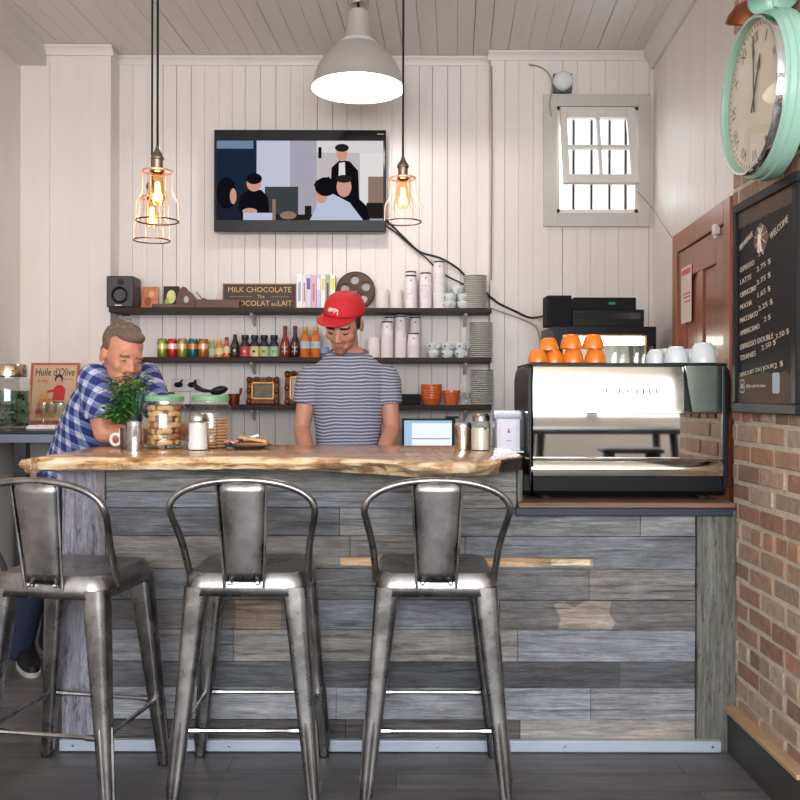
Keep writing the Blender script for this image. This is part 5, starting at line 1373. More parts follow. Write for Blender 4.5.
# caged filament pendants
M_nick = mat('aged_nickel', (150, 134, 116), .3, 1.0)
M_cage = mat('copper_wire', (206, 160, 138), .35, .6)
M_dwire = mat('dark_wire', (88, 70, 62), .4, .8)
M_bulbg = glass('amber_bulb', (255, 222, 180), .02, .02)
M_fil = emission('filament', (255, 190, 110), 30)
M_glow = emission('filament_core', (255, 214, 150), 9)
def cage(label, px, py_ring, Y, ringd):
    c = PX(px, py_ring, Y); R = ringd / 2
    t = thing('cage_pendant', label, 'pendant lamp', (c.x, Y, c.z), random.uniform(0, .4), 'caged filament pendants over the bar')
    s = R / .07; H = .168 * s
    mb = MB(); ring = [(R * math.cos(2 * PI * k / 36), R * math.sin(2 * PI * k / 36), 0) for k in range(36)]
    mb.tube(ring, .0028, 6, closed=True); tag(mb.build('bottom_ring', M_dwire, t), 'dark bottom ring')
    mb = MB(); mb.tube([(R * .70 * math.cos(2 * PI * k / 30), R * .70 * math.sin(2 * PI * k / 30), H) for k in range(30)], .003, 6, closed=True); mb.build('top_ring', M_cage, t)
    for k in range(6):
        a = 2 * PI * k / 6; ca, sa = math.cos(a), math.sin(a)
        mb = MB(); mb.tube([(ca * rr * R, sa * rr * R, z * H) for rr, z in ((.36, 1.02), (.66, 1.0), (.70, .96), (.71, .62), (.78, .52), (.93, .42), (.99, .34), (1.0, 0))], .0024, 6); mb.build('cage_wire', M_cage, t)
    mb = MB(); mb.lathe([(.018, H * .97), (.024, H * .99), (.024, H * 1.02), (.019, H * 1.03), (.019, H * 1.23), (.023, H * 1.24), (.023, H * 1.29), (.016, H * 1.36), (.009, H * 1.42), (.006, H * 1.5), (0, H * 1.5)], seg=20); mb.build('socket', M_nick, t)
    mb = MB(); mb.lathe([(0, H * .30), (.018, H * .33), (.028, H * .45), (.029, H * .55), (.020, H * .78), (.013, H * .98)], seg=20); bg_ = mb.build('bulb', M_bulbg, t)
    mb = MB()
    for k in range(5):
        a = 2 * PI * k / 5; mb.tube([(.011 * math.cos(a), .011 * math.sin(a), H * .42), (.006 * math.cos(a + .5), .006 * math.sin(a + .5), H * .78)], .0016, 5)
    mb.build('filament', M_fil, bg_)
    mb = MB(); mb.ell((0, 0, H * .52), (.012, .012, .022), seg=12, rings=8); mb.build('glow', M_glow, bg_)
    mb = MB(); mb.tube([(0, 0, H * 1.48), (0, 0, ZC - c.z)], .0042, 8); mb.build('cord', M_black, t)
    mb = MB(); mb.lathe([(0, ZC - c.z - .025), (.04, ZC - c.z - .02), (.045, ZC - c.z), (0, ZC - c.z)], seg=20); mb.build('ceiling_cup', M_black, t)
    point('filament_light', (c.x, Y, c.z + H * .5), 1.6, (1.0, .68, .38), .03)
cage('caged filament pendant on its long cord, the higher of the close pair over the bar', 157, 221.5, 3.10, .143)
cage('caged filament pendant hanging lower, behind its twin', 151.5, 241, 3.60, .142)
cage('single caged filament pendant hanging beside the television', 402.5, 222, 3.42, .139)

# ---------------------------------------------------------------- mint wall clock with bells, chalkboard
M_mint = mat('mint_enamel', (152, 192, 172), .35, coat=.3)
cy, cz = 2.865, 2.278
t = thing('wall_clock', 'big round mint green clock with chrome bezel high on the brick wall', 'clock', (BX - .004, cy, cz))
mb = MB()
mb.lathe([(.12, 0), (.12, -.045), (.262, -.045), (.264, -.052), (.264, -.085), (.259, -.089), (.258, -.106), (.250, -.112), (.248, -.118), (.240, -.118), (.240, -.100), (0, -.100)], seg=64, axis='X')
mb.build('case', M_mint, t)
mb = MB(); mb.lathe([(.247, -.117), (.248, -.136), (.245, -.141), (.2415, -.141)], seg=64, axis='X'); mb.build('bezel', M_chrome, t)
mb = MB(); mb.lathe([(.2415, -.141), (.236, -.139), (.234, -.116)], seg=64, axis='X'); mb.build('inner_ring', M_mint, t)
mb = MB(); mb.lathe([(0, -.114), (.236, -.114), (.236, -.108)], seg=64, axis='X'); fc = mb.build('dial', mat('cream_dial', (226, 208, 184), .5), t)
NUM = ['XII', 'I', 'II', 'III', 'IIII', 'V', 'VI', 'VII', 'VIII', 'IX', 'X', 'XI']
DI = Matrix(((0, 0, -1, 0), (-1, 0, 0, 0), (0, 1, 0, 0), (0, 0, 0, 1)))       # lettering that faces -X
mb = MB()
for k, s_ in enumerate(NUM):
    a = 2 * PI * k / 12
    M = Matrix.Translation((-.1152, -.185 * math.sin(a), .185 * math.cos(a))) @ Matrix.Rotation(a, 4, 'X') @ DI
    mb.text(s_, M, .05)
for k in range(60):
    a = 2 * PI * k / 60; M = Matrix.Rotation(a, 4, 'X')
    mb.M = M; mb.box(-.1155, -.114, -.0012, .0012, .216, .226); mb.M = Matrix.Identity(4)
mb.build('numerals', mat('dial_print', (92, 76, 62), .6), fc)
for nm, ang_, L, w in (('hour_hand', .42, .13, .007), ('minute_hand', -.03, .19, .005)):
    mb = MB(); mb.M = Matrix.Rotation(ang_, 4, 'X'); mb.prism([(-w * .5, -.05), (w * .5, -.05), (w * .4, L * .6), (w * 1.3, L * .72), (0, L), (-w * 1.3, L * .72), (-w * .4, L * .6)], -.120, -.1175, plane='YZ'); mb.build(nm, mat('dark_hand', (58, 46, 40), .5), t)
mb = MB(); mb.lathe([(0, -.134), (.12, -.1345), (.226, -.130)], seg=48, axis='X'); mb.build('glass_cover', M_pane, t)
for y, m_, nm in ((.115, M_cop, 'copper bell'), (-.09, M_mint, 'mint bell')):
    mb = MB(); mb.M = Matrix.Translation((-.09, y, .272)) @ Matrix.Rotation(.38 if y > 0 else -.32, 4, 'X')
    mb.lathe([(.074, .0), (.078, .004), (.072, .03), (.05, .062), (.018, .080), (0, .082)], seg=28); mb.lathe([(.006, -.03), (.006, .0)], seg=8); tag(mb.build('bell', m_, t), nm)
mb = MB(); mb.tube([(-.09, .015, .255), (-.09, .015, .31), (-.09, .015, .345)], [.006, .006, .016], 10); mb.build('hammer', M_chrome, t)

t.scale = (1, .955, 1.0)
bx = BX - .036; y0, y1, z0, z1 = 2.743, 3.266, 1.260, 2.012
t = thing('chalkboard', 'tall black-framed menu chalkboard on the brick wall below the clock', 'chalkboard', (bx, (y0 + y1) / 2, z0))
W_, H_ = y1 - y0, z1 - z0
mb = MB(); mb.box(.008, .034, -W_ / 2 + .01, W_ / 2 - .01, .01, H_ - .01); bd = mb.build('slate', mat('slate_black', (34, 33, 35), .6, var=.12, vscale=6, spec=.2), t)
fw = .034; mb = MB()
for a, b, c_, d in ((-W_ / 2, W_ / 2, 0, fw), (-W_ / 2, W_ / 2, H_ - fw, H_), (-W_ / 2, -W_ / 2 + fw, fw, H_ - fw), (W_ / 2 - fw, W_ / 2, fw, H_ - fw)): mb.box(-.004, .034, a, b, c_, d)
mb.build('frame', mat('black_frame', (24, 24, 26), .5, spec=.22), t, bevel=.004)
# the wiped, brownish bands above and below the written part, with a torn lower border
mb = MB(); rnd = random.Random(2); yy = [-W_ / 2 + fw + (W_ - 2 * fw) * i / 30 for i in range(31)]
edge = [(y, .135 + rnd.uniform(-.006, .006)) for y in yy]
mb.prism([(yy[0], fw)] + edge + [(yy[-1], fw)], .0065, .0082, plane='YZ'); M_bare = mat('bare_board', (94, 78, 64), .6, var=.2, vscale=12, spec=.2)
mb.build('wiped_band', M_bare, bd); mb = MB()
edge = [(y, H_ - .092 + rnd.uniform(-.005, .005)) for y in yy]
mb.prism([(yy[0], H_ - fw)] + edge + [(yy[-1], H_ - fw)], .0065, .0082, plane='YZ')
mb.build('wiped_band', M_bare, bd)
M_chalk = mat('chalk_white', (206, 192, 176), .8)
def chalk(s_, u, v_, width, hgt, tilt=5.0):
    """u from the far edge (0) to the near edge (1), v from the top (0) to the bottom (1)"""
    y = W_ / 2 - u * W_; z = H_ - v_ * H_
    mb = MB(); mb.text(s_, Matrix.Translation((.0055, y, z)) @ Matrix.Rotation(math.radians(0), 4, 'X') @ DI @ Matrix.Rotation(math.radians(tilt), 4, 'Z'), .05, width=width * W_, height=hgt * H_, depth=.0005); mb.build('chalk_lettering', M_chalk, bd)
chalk('BIENVENUE', .20, .195, .23, .026, 16); chalk('WELCOME', .72, .20, .27, .030, 14)
for s_, p_, v_, w_, pu, pw in (('ESPRESSO', '2 $', .315, .24, .40, .08), ('LATTE', '2.75 $', .375, .19, .44, .22), ('CAPPUCCINO', '2.75 $', .435, .27, .44, .22), ('MOCHA', '1.65 $', .495, .20, .44, .20),
                               ('MACCHIATO', '2.25 $', .555, .30, .47, .22), ('AMERICANO', '2 $', .615, .33, .50, .10), ('ESPRESSO DOUBLE', '3.50 $', .675, .54, .77, .19), ('TISANES', '2.50 $', .735, .27, .52, .22), ('BISCUIT DU JOUR', '2 $', .805, .55, .72, .13)):
    chalk(s_, .10 + w_ / 2, v_, w_, .024, 5); chalk(p_, pu + (.05 if pu < .6 else 0), v_ - .038 + .02 * (pu > .6), pw, .026, 8)
chalk('@cafefolie', .36, .875, .32, .018, 0)
mb = MB(); yc, zc = W_ / 2 - .14 * W_, H_ - .875 * H_
o_ = rsq(.020, .024, .007, 4); i_ = rsq(.015, .019, .005, 4); k = len(o_)
mb.add([(.0055, yc + a, zc + b) for a, b in o_] + [(.0055, yc + a, zc + b) for a, b in i_], [(j, (j + 1) % k, k + (j + 1) % k, k + j) for j in range(k)])
mb.tube([(.0055, yc + .008 * math.cos(2 * PI * j / 14), zc + .008 * math.sin(2 * PI * j / 14)) for j in range(14)], .0018, 4, closed=True)
mb.build('chalk_icon', mat('chalk_blue', (186, 200, 210), .8), bd); mb = MB()
mb.prism([(W_ / 2 - .68 * W_ + a, H_ - .865 * H_ + b) for a, b in rsq(.026, .034, .010, 4)], .0052, .0075, plane='YZ')
mb.build('chalk_icon', mat('chalk_blue', (186, 200, 210), .8), bd)
mb = MB(); yc, zc = W_ / 2 - .44 * W_, H_ - .205 * H_
mb.prism([(yc + a, zc + b) for a, b in ((-.065, -.01), (-.04, .03), (.0, .05), (.04, .03), (.06, -.01), (.03, -.045), (-.03, -.05))], .0058, .0078, plane='YZ'); mb.build('emblem', mat('chalk_brown', (120, 92, 74), .8), bd)
mb = MB()
for j in range(7): a = 2 * PI * j / 7 + .2; mb.tube([(.0055, yc, zc), (.0055, yc + .055 * math.cos(a), zc + .042 * math.sin(a))], .0016, 4)
mb.ell((.0045, yc + .004, zc + .022), (.002, .009, .012), seg=12, rings=6); mb.tube([(.005, yc + .004, zc + .01), (.005, yc + .006, zc - .018), (.005, yc + .014, zc - .05)], [.008, .007, .004], 6); mb.tube([(.005, yc + .004, zc - .01), (.005, yc - .010, zc - .05)], [.006, .004], 6)
mb.build('emblem_figure', mat('chalk_cream', (214, 204, 190), .8), bd)
# paper notice taped on the door
c = (wall_x(4.90) - .012, 4.90, PX(0, 293, 4.90).z)
t = thing('paper_notice', 'white paper notice with red heading taped to the brown door', 'notice', (c[0] - .0115, c[1], c[2]), -math.atan(.058))
mb = MB(); mb.box(-.0015, 0, -.105, .105, -.16, .15); mb.build('sheet', mat('notice_paper', (226, 206, 196), .6), t)
mb = MB(); mb.box(-.0025, -.0015, -.09, .09, .105, .135)
for z in (-.02, -.045, .0): mb.box(-.0025, -.0015, -.08, .07 - abs(z), z - .004, z + .004)
mb.build('red_print', mat('notice_red', (206, 92, 80), .6), t)

# round alarm siren beside the window and its wire, opening wire, cables
Y = 5.775; c = PX(562, 81, Y)
t = thing('alarm_siren', 'round white siren on a dark bracket above the corner of the window', 'alarm', (c.x, 5.80, c.z))
mb = MB(); mb.lathe([(0, -.085), (.035, -.08), (.055, -.065), (.062, -.045), (.062, -.02), (.05, -.01)], seg=28, axis='Y'); mb.build('dome', mat('siren_white', (222, 226, 228), .4), t)
mb = MB(); mb.box(-.06, .06, -.03, .0, -.072, .05); mb.build('bracket', mat('siren_bracket', (92, 84, 78), .5), t, bevel=.003)
def cable(nm, label, pts, r, m, cat='cable'):
    P = [Vector(p) for p in pts]; out = []
    for i in range(len(P) - 1):
        p0, p1, p2, p3 = P[max(i - 1, 0)], P[i], P[i + 1], P[min(i + 2, len(P) - 1)]
        for k in range(6):
            u = k / 6; out.append(.5 * ((2 * p1) + (p2 - p0) * u + (2 * p0 - 5 * p1 + 4 * p2 - p3) * u * u + (3 * p1 - p0 - 3 * p2 + p3) * u ** 3))
    out.append(P[-1])
    mb = MB(); mb.tube(out, r, 8); return tag(mb.build(nm, m, loc=pts[0]), label, cat)
M_cbl = mat('black_cable', (24, 23, 24), .5)
cable('power_cable', 'black cable sagging along the wall from the television to the subwoofer', [PX(384, 219, 5.865), PX(392, 226, 5.868), PX(406, 240, 5.868), PX(420, 252, 5.868), PX(440, 258, 5.868), PX(457, 268, 5.868), PX(466, 277, 5.87), PX(477, 288, 5.885), PX(485, 292, 5.87), Vector((.590, 5.83, PX(0, 294, 5.83).z)), Vector((.590, 5.772, PX(0, 296, 5.79).z)), Vector((.615, 5.768, PX(0, 299, 5.79).z)), PX(500, 304, 5.77), PX(515, 311, 5.772), PX(528, 317, 5.775), PX(538, 317, 5.70), PX(545, 315, 5.5), PX(548, 312, 5.42)], .0075, M_cbl)
cable('signal_cable', 'thin black cable dropping from the television behind the paper cups', [PX(383, 224, 5.889), PX(396, 233, 5.889), PX(412, 247, 5.889), PX(426, 258, 5.889), PX(434, 266, 5.889), PX(447, 276, 5.889), PX(463, 284, 5.889), PX(480, 296, 5.889)], .005, M_cbl)
cable('beige_cable', 'thin beige wire looping down the wall from the top shelf end to the cabinet', [PX(491, 308, 5.785), PX(505, 313, 5.79), PX(522, 319, 5.79), PX(535, 326, 5.79), PX(539, 336, 5.70), PX(541, 347, 5.5)], .005, mat('beige_wire', (168, 156, 138), .6), 'wire')
cable('alarm_wire', 'beige wire running from the crown moulding down beside the siren to the window casing', [PX(528, 64, 5.76), PX(538, 66, 5.79), PX(546, 71, 5.79), PX(551, 80, 5.79), PX(551, 92, 5.775), PX(549, 104, 5.77), PX(551, 116, 5.772)], .005, mat('beige_wire', (168, 156, 138), .6), 'wire')
cable('corner_wire', 'brown wire running straight down the step in the back wall', [PX(491, 66, 5.79), PX(491.5, 150, 5.79), PX(491, 250, 5.79), PX(491, 280, 5.79)], .004, mat('brown_wire', (150, 120, 100), .6), 'wire')
cable('window_wire', 'thin dark wire from the open window sash to the door frame', [PX(637, 191, 5.66), PX(652, 208, 5.66), (wall_x(5.18) - .035, 5.18, 2.235)], .0025, mat('dark_thin_wire', (120, 112, 104), .5), 'wire')

# ---------------------------------------------------------------- side table by the left wall and what stands on it
TZ = 1.137
t = thing('side_table', 'tall dark steel side table against the wall behind the plaid-shirted man', 'table', (-2.0, 5.0, 0))
M_iron = mat('dark_steel', (52, 54, 60), .38, .6, var=.1, vscale=5)
mb = MB(); mb.box(-.405, .36, -.55, .70, TZ - .015, TZ); mb.build('table_top', M_iron, t, bevel=.003)
mb = MB()
mb.box(-.40, .355, -.545, -.51, TZ - .06, TZ - .015); mb.build('apron', mat('grey_steel_edge', (120, 126, 138), .35, .8), t, bevel=.003)
mb = MB(); mb.box(-.40, .355, .66, .69, TZ - .06, TZ - .015); mb.build('apron', MATS['grey_steel_edge'], t, bevel=.003)
for x, y in ((.12, -.51), (-.37, -.51), (.32, .66), (-.37, .66)):
    mb = MB(); mb.box(x - .03, x + .03, y - .03, y + .03, 0, TZ - .016); mb.build('leg', M_iron, t, bevel=.004)
# beverage dispenser
Y = 4.86; c = PX(9, 0, Y); R = 20 * Y / FPX; h_ = 64 * Y / FPX; k_ = h_
t = thing('drink_dispenser', 'glass drink dispenser of water and mint leaves on the side table', 'dispenser', (c.x, Y, TZ + .0005))
mb = MB(); mb.lathe([(0, .001), (R * .95, .001), (R, .012), (R, h_ * .66), (R * .93, h_ * .74), (R * .78, h_ * .78), (R * .78, h_ * .82)], seg=32); mb.build('jar_glass', M_glass, t)
mb = MB(); mb.lathe([(0, .012), (R * .93, .012), (R * .94, h_ * .58), (0, h_ * .58)], seg=32); mb.build('water', glass('mint_water', (176, 196, 176), .02, .02, 1.33), t)
mb = MB(); rnd = random.Random(44)
for k in range(140):
    a = rnd.uniform(0, 2 * PI); rr = R * .88 * math.sqrt(rnd.random()); z = rnd.uniform(.03, h_ * .55); p = Vector((rr * math.cos(a), rr * math.sin(a), z))
    d = Vector((rnd.uniform(-1, 1), rnd.uniform(-1, 1), rnd.uniform(-.6, .6))).normalized(); s_ = d.cross(Vector((0, 0, 1))).normalized(); L = rnd.uniform(.025, .05)
    mb.add([tuple(p), tuple(p + d * L * .5 + s_ * L * .3), tuple(p + d * L), tuple(p + d * L * .5 - s_ * L * .3)], [(0, 1, 2, 3)])
tag(mb.build('mint_leaves', mat('dark_mint', (44, 74, 48), .5, var=.4, vscale=20), t), kind='stuff')
mb = MB(); mb.lathe([(R * .82, h_ * .80), (R * .85, h_ * .81), (R * .85, h_ * .96), (R * .8, h_ * .99), (0, h_)], seg=32); mb.tube([(R * .5, -R * .6, h_ * .86), (R * .5, -R * .8, h_ * .9)], .004, 6); mb.build('lid', mat('lid_steel', (196, 178, 158), .2, 1.0), t)
mb = MB(); mb.tube([(0, -R + .004, .05), (0, -R - .05, .05)], .009, 8); mb.tube([(0, -R - .045, .055), (0, -R - .047, .015)], .007, 8); mb.tube([(-.018, -R - .04, .068), (.022, -R - .04, .068)], .005, 6); mb.build('tap', M_chrome, t)
# tin sign
Y = 5.50; a, b = PX(29.5, 424, Y), PX(78.5, 363, Y); w = b.x - a.x; h_ = b.z - TZ
t = thing('tin_sign', 'vintage orange-bordered olive oil tin sign leaning above the side table', 'sign', ((a.x + b.x) / 2, Y - .03, TZ + .002)); t.rotation_euler = (math.radians(-9), 0, 0)
mb = MB(); mb.box(-w / 2, w / 2, -.003, .003, 0, h_); sg = mb.build('plate', mat('tin_orange', (176, 92, 62), .4, var=.15, vscale=10), t, bevel=.001)
mb = MB(); mb.box(-w / 2 + .018, w / 2 - .018, -.004, -.003, .02, h_ - .016); mb.build('printed_field', mat('tin_cream', (200, 172, 140), .45, var=.1, vscale=8), sg)
mb = MB(); mb.text("Huile d'Olive", front(0, -.005, h_ * .84), .05, width=w * .80, height=h_ * .13, depth=.0006, shear=.1); mb.build('dark_lettering', mat('tin_ink', (34, 26, 26), .5), sg)
mb = MB(); mb.text('de Nice', front(-w * .24, -.005, h_ * .70), .03, width=w * .22, height=h_ * .045, depth=.0005); mb.text('Extra', front(w * .28, -.005, h_ * .73), .03, width=w * .2, height=h_ * .03, depth=.0005); mb.build('red_lettering', mat('tin_red', (190, 60, 48), .5), sg)
mb = MB()
def blob(cx, cz, rx, rz_, m_, d=-.0055): mb.prism([(w * cx + w * rx * math.cos(2 * PI * k / 16), h_ * cz + h_ * rz_ * math.sin(2 * PI * k / 16)) for k in range(16)], d, d + .001, m_)
mb.prism([(-.02 * w, .38 * h_), (.0 * w, .58 * h_), (.06 * w, .63 * h_), (.16 * w, .63 * h_), (.24 * w, .56 * h_), (.22 * w, .38 * h_)], -.0052, -.0042, 0)
blob(.09, .735, .085, .075, 2, -.0048); blob(.09, .70, .055, .065, 1, -.0062); mb.prism([(-.15 * w, .50 * h_), (.0, .52 * h_), (.02 * w, .57 * h_), (-.13 * w, .54 * h_)], -.0058, -.0048, 0)
mb.prism([(-.36 * w, .10 * h_), (-.30 * w, .40 * h_), (-.05 * w, .42 * h_), (.1 * w, .36 * h_), (.06 * w, .1 * h_)], -.0048, -.0038, 3); mb.prism([(-.02 * w, .36 * h_), (.2 * w, .36 * h_), (.22 * w, .34 * h_), (0, .33 * h_)], -.0065, -.0055, 2)
blob(-.28, .2, .08, .05, 4); blob(-.2, .46, .10, .05, 5)
mb.build('printed_figure', [mat('print_red', (196, 40, 44), .5), mat('print_skin', (206, 164, 130), .5), mat('print_dark', (50, 36, 34), .5), mat('print_ochre', (196, 134, 76), .5), mat('print_rust', (160, 74, 52), .5), mat('print_sand', (206, 156, 90), .5)], sg)
# stemmed glasses and napkin box
def stem_glass(label, px, Y):
    t = thing('stem_glass', label, 'glass', (PX(px, 0, Y).x, Y, TZ + .0005), 0, 'stemmed glasses on the side table')
    mb = MB(); mb.lathe([(0, 0), (.034, 0), (.03, .005), (.007, .012), (.006, .05), (.02, .065), (.038, .09), (.040, .135), (.038, .135), (.036, .092), (.018, .068), (0, .062)], seg=22); mb.build('goblet', M_glass, t)
stem_glass('clear stemmed glass before the middle of the olive oil sign', 43.5, 5.0)
stem_glass('clear stemmed glass next to the plaid shirt on the side table', 60, 5.05)
stem_glass('clear stemmed glass set back between the other two', 51, 5.2)
a, b = PX(27, 428, 4.7), PX(56, 425, 4.7)
t = thing('napkin_tray', 'low white tray of folded napkins at the front of the side table', 'tray', ((a.x + b.x) / 2, 4.74, TZ + .0005))
w = b.x - a.x
mb = MB(); mb.box(-w / 2, w / 2, -.05, .05, 0, .014); mb.build('tray_base', M_white, t, bevel=.002)
for k in range(3):
    x = -w / 2 + w * (k + .5) / 3; mb = MB(); mb.box(x - .02, x + .02, -.04, .04, .014, .020); mb.build('folded_napkin', M_paper, t, bevel=.002)

# unseen wall lamp, added to warm the left side of the room
t = thing('added_wall_sconce', 'unseen glass wall lamp added past the drink dispenser to warm the left wall', 'wall lamp', (XL, 4.55, 1.95))
mb = MB(); mb.lathe([(0, .0), (.05, .0), (.05, .012), (0, .015)], seg=20, axis='X'); mb.tube([(.01, 0, 0), (.09, 0, -.01), (.10, 0, .03)], .008, 8); mb.build('wall_plate', M_nick, t)
mb = MB(); mb.lathe([(.03, .03), (.055, .06), (.06, .14), (.052, .18)], (.10, 0, 0), 24); mb.build('lamp_shade', glass('frosted_shade', (255, 236, 214), .2, .1), t)
mb = MB(); mb.ell((.10, 0, .10), (.022, .022, .032)); mb.build('bulb', emission('added_sconce_bulb', (255, 206, 160), 12), t)
point('added_sconce_light', (XL + .14, 4.55, 2.16), 4.5, (1.0, .66, .46), .05)  # light of the added lamp, warms the left wall

# ---------------------------------------------------------------- people
def skin_mat(name, rgb):
    m = mat(name, rgb, .5, var=.07, vscale=14, bump=.06, bscale=120)
    b = m.node_tree.nodes['Principled BSDF']; b.inputs['Subsurface Weight'].default_value = .08; b.inputs['Subsurface Radius'].default_value = (.012, .005, .003)
    return m
def remeshed(mb, voxel, smooth=4):
    me = mb.mesh('tmp', bpy.data.materials[0]); o = bpy.data.objects.new('tmp', me); COL.objects.link(o)
    r = o.modifiers.new('r', 'REMESH'); r.mode = 'VOXEL'; r.voxel_size = voxel
    s = o.modifiers.new('s', 'SMOOTH'); s.iterations = smooth; s.factor = .5
    dg = bpy.context.evaluated_depsgraph_get(); dg.update()
    out = bpy.data.meshes.new_from_object(o.evaluated_get(dg))
    bpy.data.objects.remove(o); bpy.data.meshes.remove(me)
    return out
def flesh(name, mb, mats, parent, voxel=.006, smooth=4, pick=None, tilt=None):
    me = remeshed(mb, voxel, smooth); me.name = name
    me.materials.clear()
    for m in mats: me.materials.append(m)
    idx = [0] * len(me.polygons)
    if pick:
        for p in me.polygons: idx[p.index] = pick(p.center)
    me.polygons.foreach_set('material_index', idx); me.polygons.foreach_set('use_smooth', [True] * len(me.polygons)); me.update()
    o = bpy.data.objects.new(name, me); COL.objects.link(o); o.parent = parent
    return o
def head_shapes(mb, H, long_=1.0, jowl=0.0):
    """H: matrix of the head; local origin between the eyes' level and the ears, face towards -Y"""
    R = H.to_3x3()
    def e(c, r, rot=None): mb.ell(tuple(H @ Vector(c)), r, R=(R @ rot if rot is not None else R), seg=24, rings=14)
    e((0, .015, .045), (.076, .094, .080)); e((0, -.015, .0), (.071, .080, .075)); e((0, -.032, -.035), (.058, .062, .080))
    for s in (-1, 1):
        e((s * .031, -.018, -.068), (.026, .046, .034)); e((s * .038, -.060, -.028), (.026, .024, .026)); e((s * .079, .018, -.012), (.010, .020, .034)); e((s * .032, -.077, -.002), (.016, .012, .010))
        e((s * .012, -.101, -.036), (.0095, .010, .008)); e((s * .03, -.080, .020), (.024, .012, .009)); e((s * .020, -.066, -.072), (.022, .022, .022 + jowl))
    e((0, -.070, -.102), (.027, .021, .019)); e((0, -.082, .030), (.04, .012, .02))
    mb.limb([H @ Vector(p) for p in ((0, -.084, .014), (0, -.098, -.014), (0, -.109, -.033))], [.0095, .0115, .013])
    e((0, -.086, -.060), (.025, .012, .0065)); e((0, -.084, -.074), (.021, .012, .008)); e((0, -.074, -.062), (.032, .018, .024))
def hand_shapes(mb, wrist, aim, up, side, curl=.6, k=1.0):
    """palm and five bent fingers; aim: from wrist to knuckles, up: back of the hand, side: +1 thumb to the aim x up side"""
    a = Vector(aim).normalized(); u = Vector(up); u = (u - a * u.dot(a)).normalized(); w = a.cross(u) * side; p = Vector(wrist)
    R = Matrix((w, a, u)).transposed()
    mb.ell(tuple(p + a * .045 * k), (.040 * k, .052 * k, .017 * k), R=R, seg=18, rings=10); mb.ell(tuple(p + a * .07 * k), (.041 * k, .026 * k, .015 * k), R=R, seg=18, rings=10)
    for off, L, r in ((.030, .068, .0085), (.010, .078, .0088), (-.011, .073, .0085), (-.030, .056, .0075)):
        b = p + a * .082 * k + w * off * k; pts = [b]; d = a.copy(); ang = 0
        for seg_, f in enumerate((.45, .32, .23)):
            ang += curl * (.55, .9, .7)[seg_]; dd = a * math.cos(ang) - u * math.sin(ang)
            pts.append(pts[-1] + dd * L * f * k)
        mb.limb([tuple(q) for q in pts], [r * k, r * .95 * k, r * .88 * k, r * .75 * k])
    b = p + a * .025 * k + w * .030 * k; d1 = (a * .62 + w * .72 - u * .25).normalized(); d2 = (a * .92 + w * .25 - u * .28).normalized()
    mb.limb([tuple(b), tuple(b + d1 * .036 * k), tuple(b + d1 * .036 * k + d2 * .030 * k), tuple(b + d1 * .036 * k + d2 * .052 * k)], [.0125 * k, .011 * k, .0095 * k, .008 * k])
def shoe(name, parent, heel, toe_dir, m, ms):
    d = Vector(toe_dir).normalized(); R = Matrix((( d.y, d.x * -1 * -1, 0), (-d.x, d.y, 0), (0, 0, 1)))
    a = math.atan2(d.y, d.x) - PI / 2
    mb = MB(); M = Matrix.Translation(heel) @ Matrix.Rotation(a, 4, 'Z'); mb.M = M
    mb.loft([((0, .085, .018), .042, .145), ((0, .085, .05), .045, .143), ((0, .06, .075), .042, .105), ((0, .02, .10), .042, .062), ((0, .0, .125), .042, .05)], seg=24, power=2.4)
    o = mb.build(name, m, parent)
    mb = MB(); mb.M = M; mb.loft([((0, .085, .0), .046, .150), ((0, .085, .020), .047, .152), ((0, .085, .022), .044, .146)], seg=24, power=2.4); mb.build('sole', ms, o)
M_denim = mat('navy_denim', (38, 46, 70), .8, var=.15, vscale=30, bump=.15, bscale=120)
M_dark = mat('black_cloth', (34, 34, 38), .85)
M_shoe, M_sole = mat('black_shoe', (26, 26, 28), .5), mat('white_sole', (196, 194, 188), .6)

# ---- bartender
BL = Vector((-.236, 4.36, 0))
bt = thing('person', 'young man in a red cap and grey striped T-shirt looking down behind the bar', 'person', BL)
HB = Matrix.Translation((-.022, -.100, 1.632)) @ Euler((math.radians(27), math.radians(3), math.radians(-17)), 'XYZ').to_matrix().to_4x4()
HB = Matrix.Translation((-.022, -.100, 1.660)) @ Matrix.Rotation(math.radians(4), 4, 'Y') @ Matrix.Rotation(math.radians(-11), 4, 'Z') @ Matrix.Rotation(math.radians(31), 4, 'X') @ Matrix.Scale(1.08, 4)
HC = HB @ Matrix.Rotation(math.radians(-14), 4, 'Z') @ Matrix.Rotation(math.radians(-7), 4, 'X')
SK = skin_mat('tanned_skin', (196, 138, 112)); LIP = skin_mat('lips_tan', (176, 106, 96)); HAIR = mat('dark_brown_hair', (40, 30, 26), .6, var=.3, vscale=60)
STUB = skin_mat('stubble_skin', (138, 96, 78))
arms = {-1: [(-.186, 0, 1.398), (-.226, -.03, 1.155), (-.160, -.25, .992)], 1: [(.186, 0, 1.398), (.212, -.03, 1.155), (.150, -.25, .992)]}
def torso_rings(g=0.0, top=1.0):
    base = [(.86, .150, .112, 0), (.95, .160, .118, 0), (1.06, .146, .108, 0), (1.16, .152, .112, 0), (1.28, .172, .122, 0), (1.37, .186, .118, 0), (1.42, .186, .105, .0), (1.455, .166, .094, .0), (1.49, .126, .082, -.004), (1.522, .090, .072, -.010), (1.552, .068, .064, -.014)]
    return [((0, y, z), rx + g, ry + g) for z, rx, ry, y in base]
mb = MB(); head_shapes(mb, HB)
mb.limb([(0, .0, 1.46), (-.004, -.03, 1.54), tuple(HB @ Vector((0, .02, -.03)))], [.062, .056, .058])
mb.loft(torso_rings(-.006))
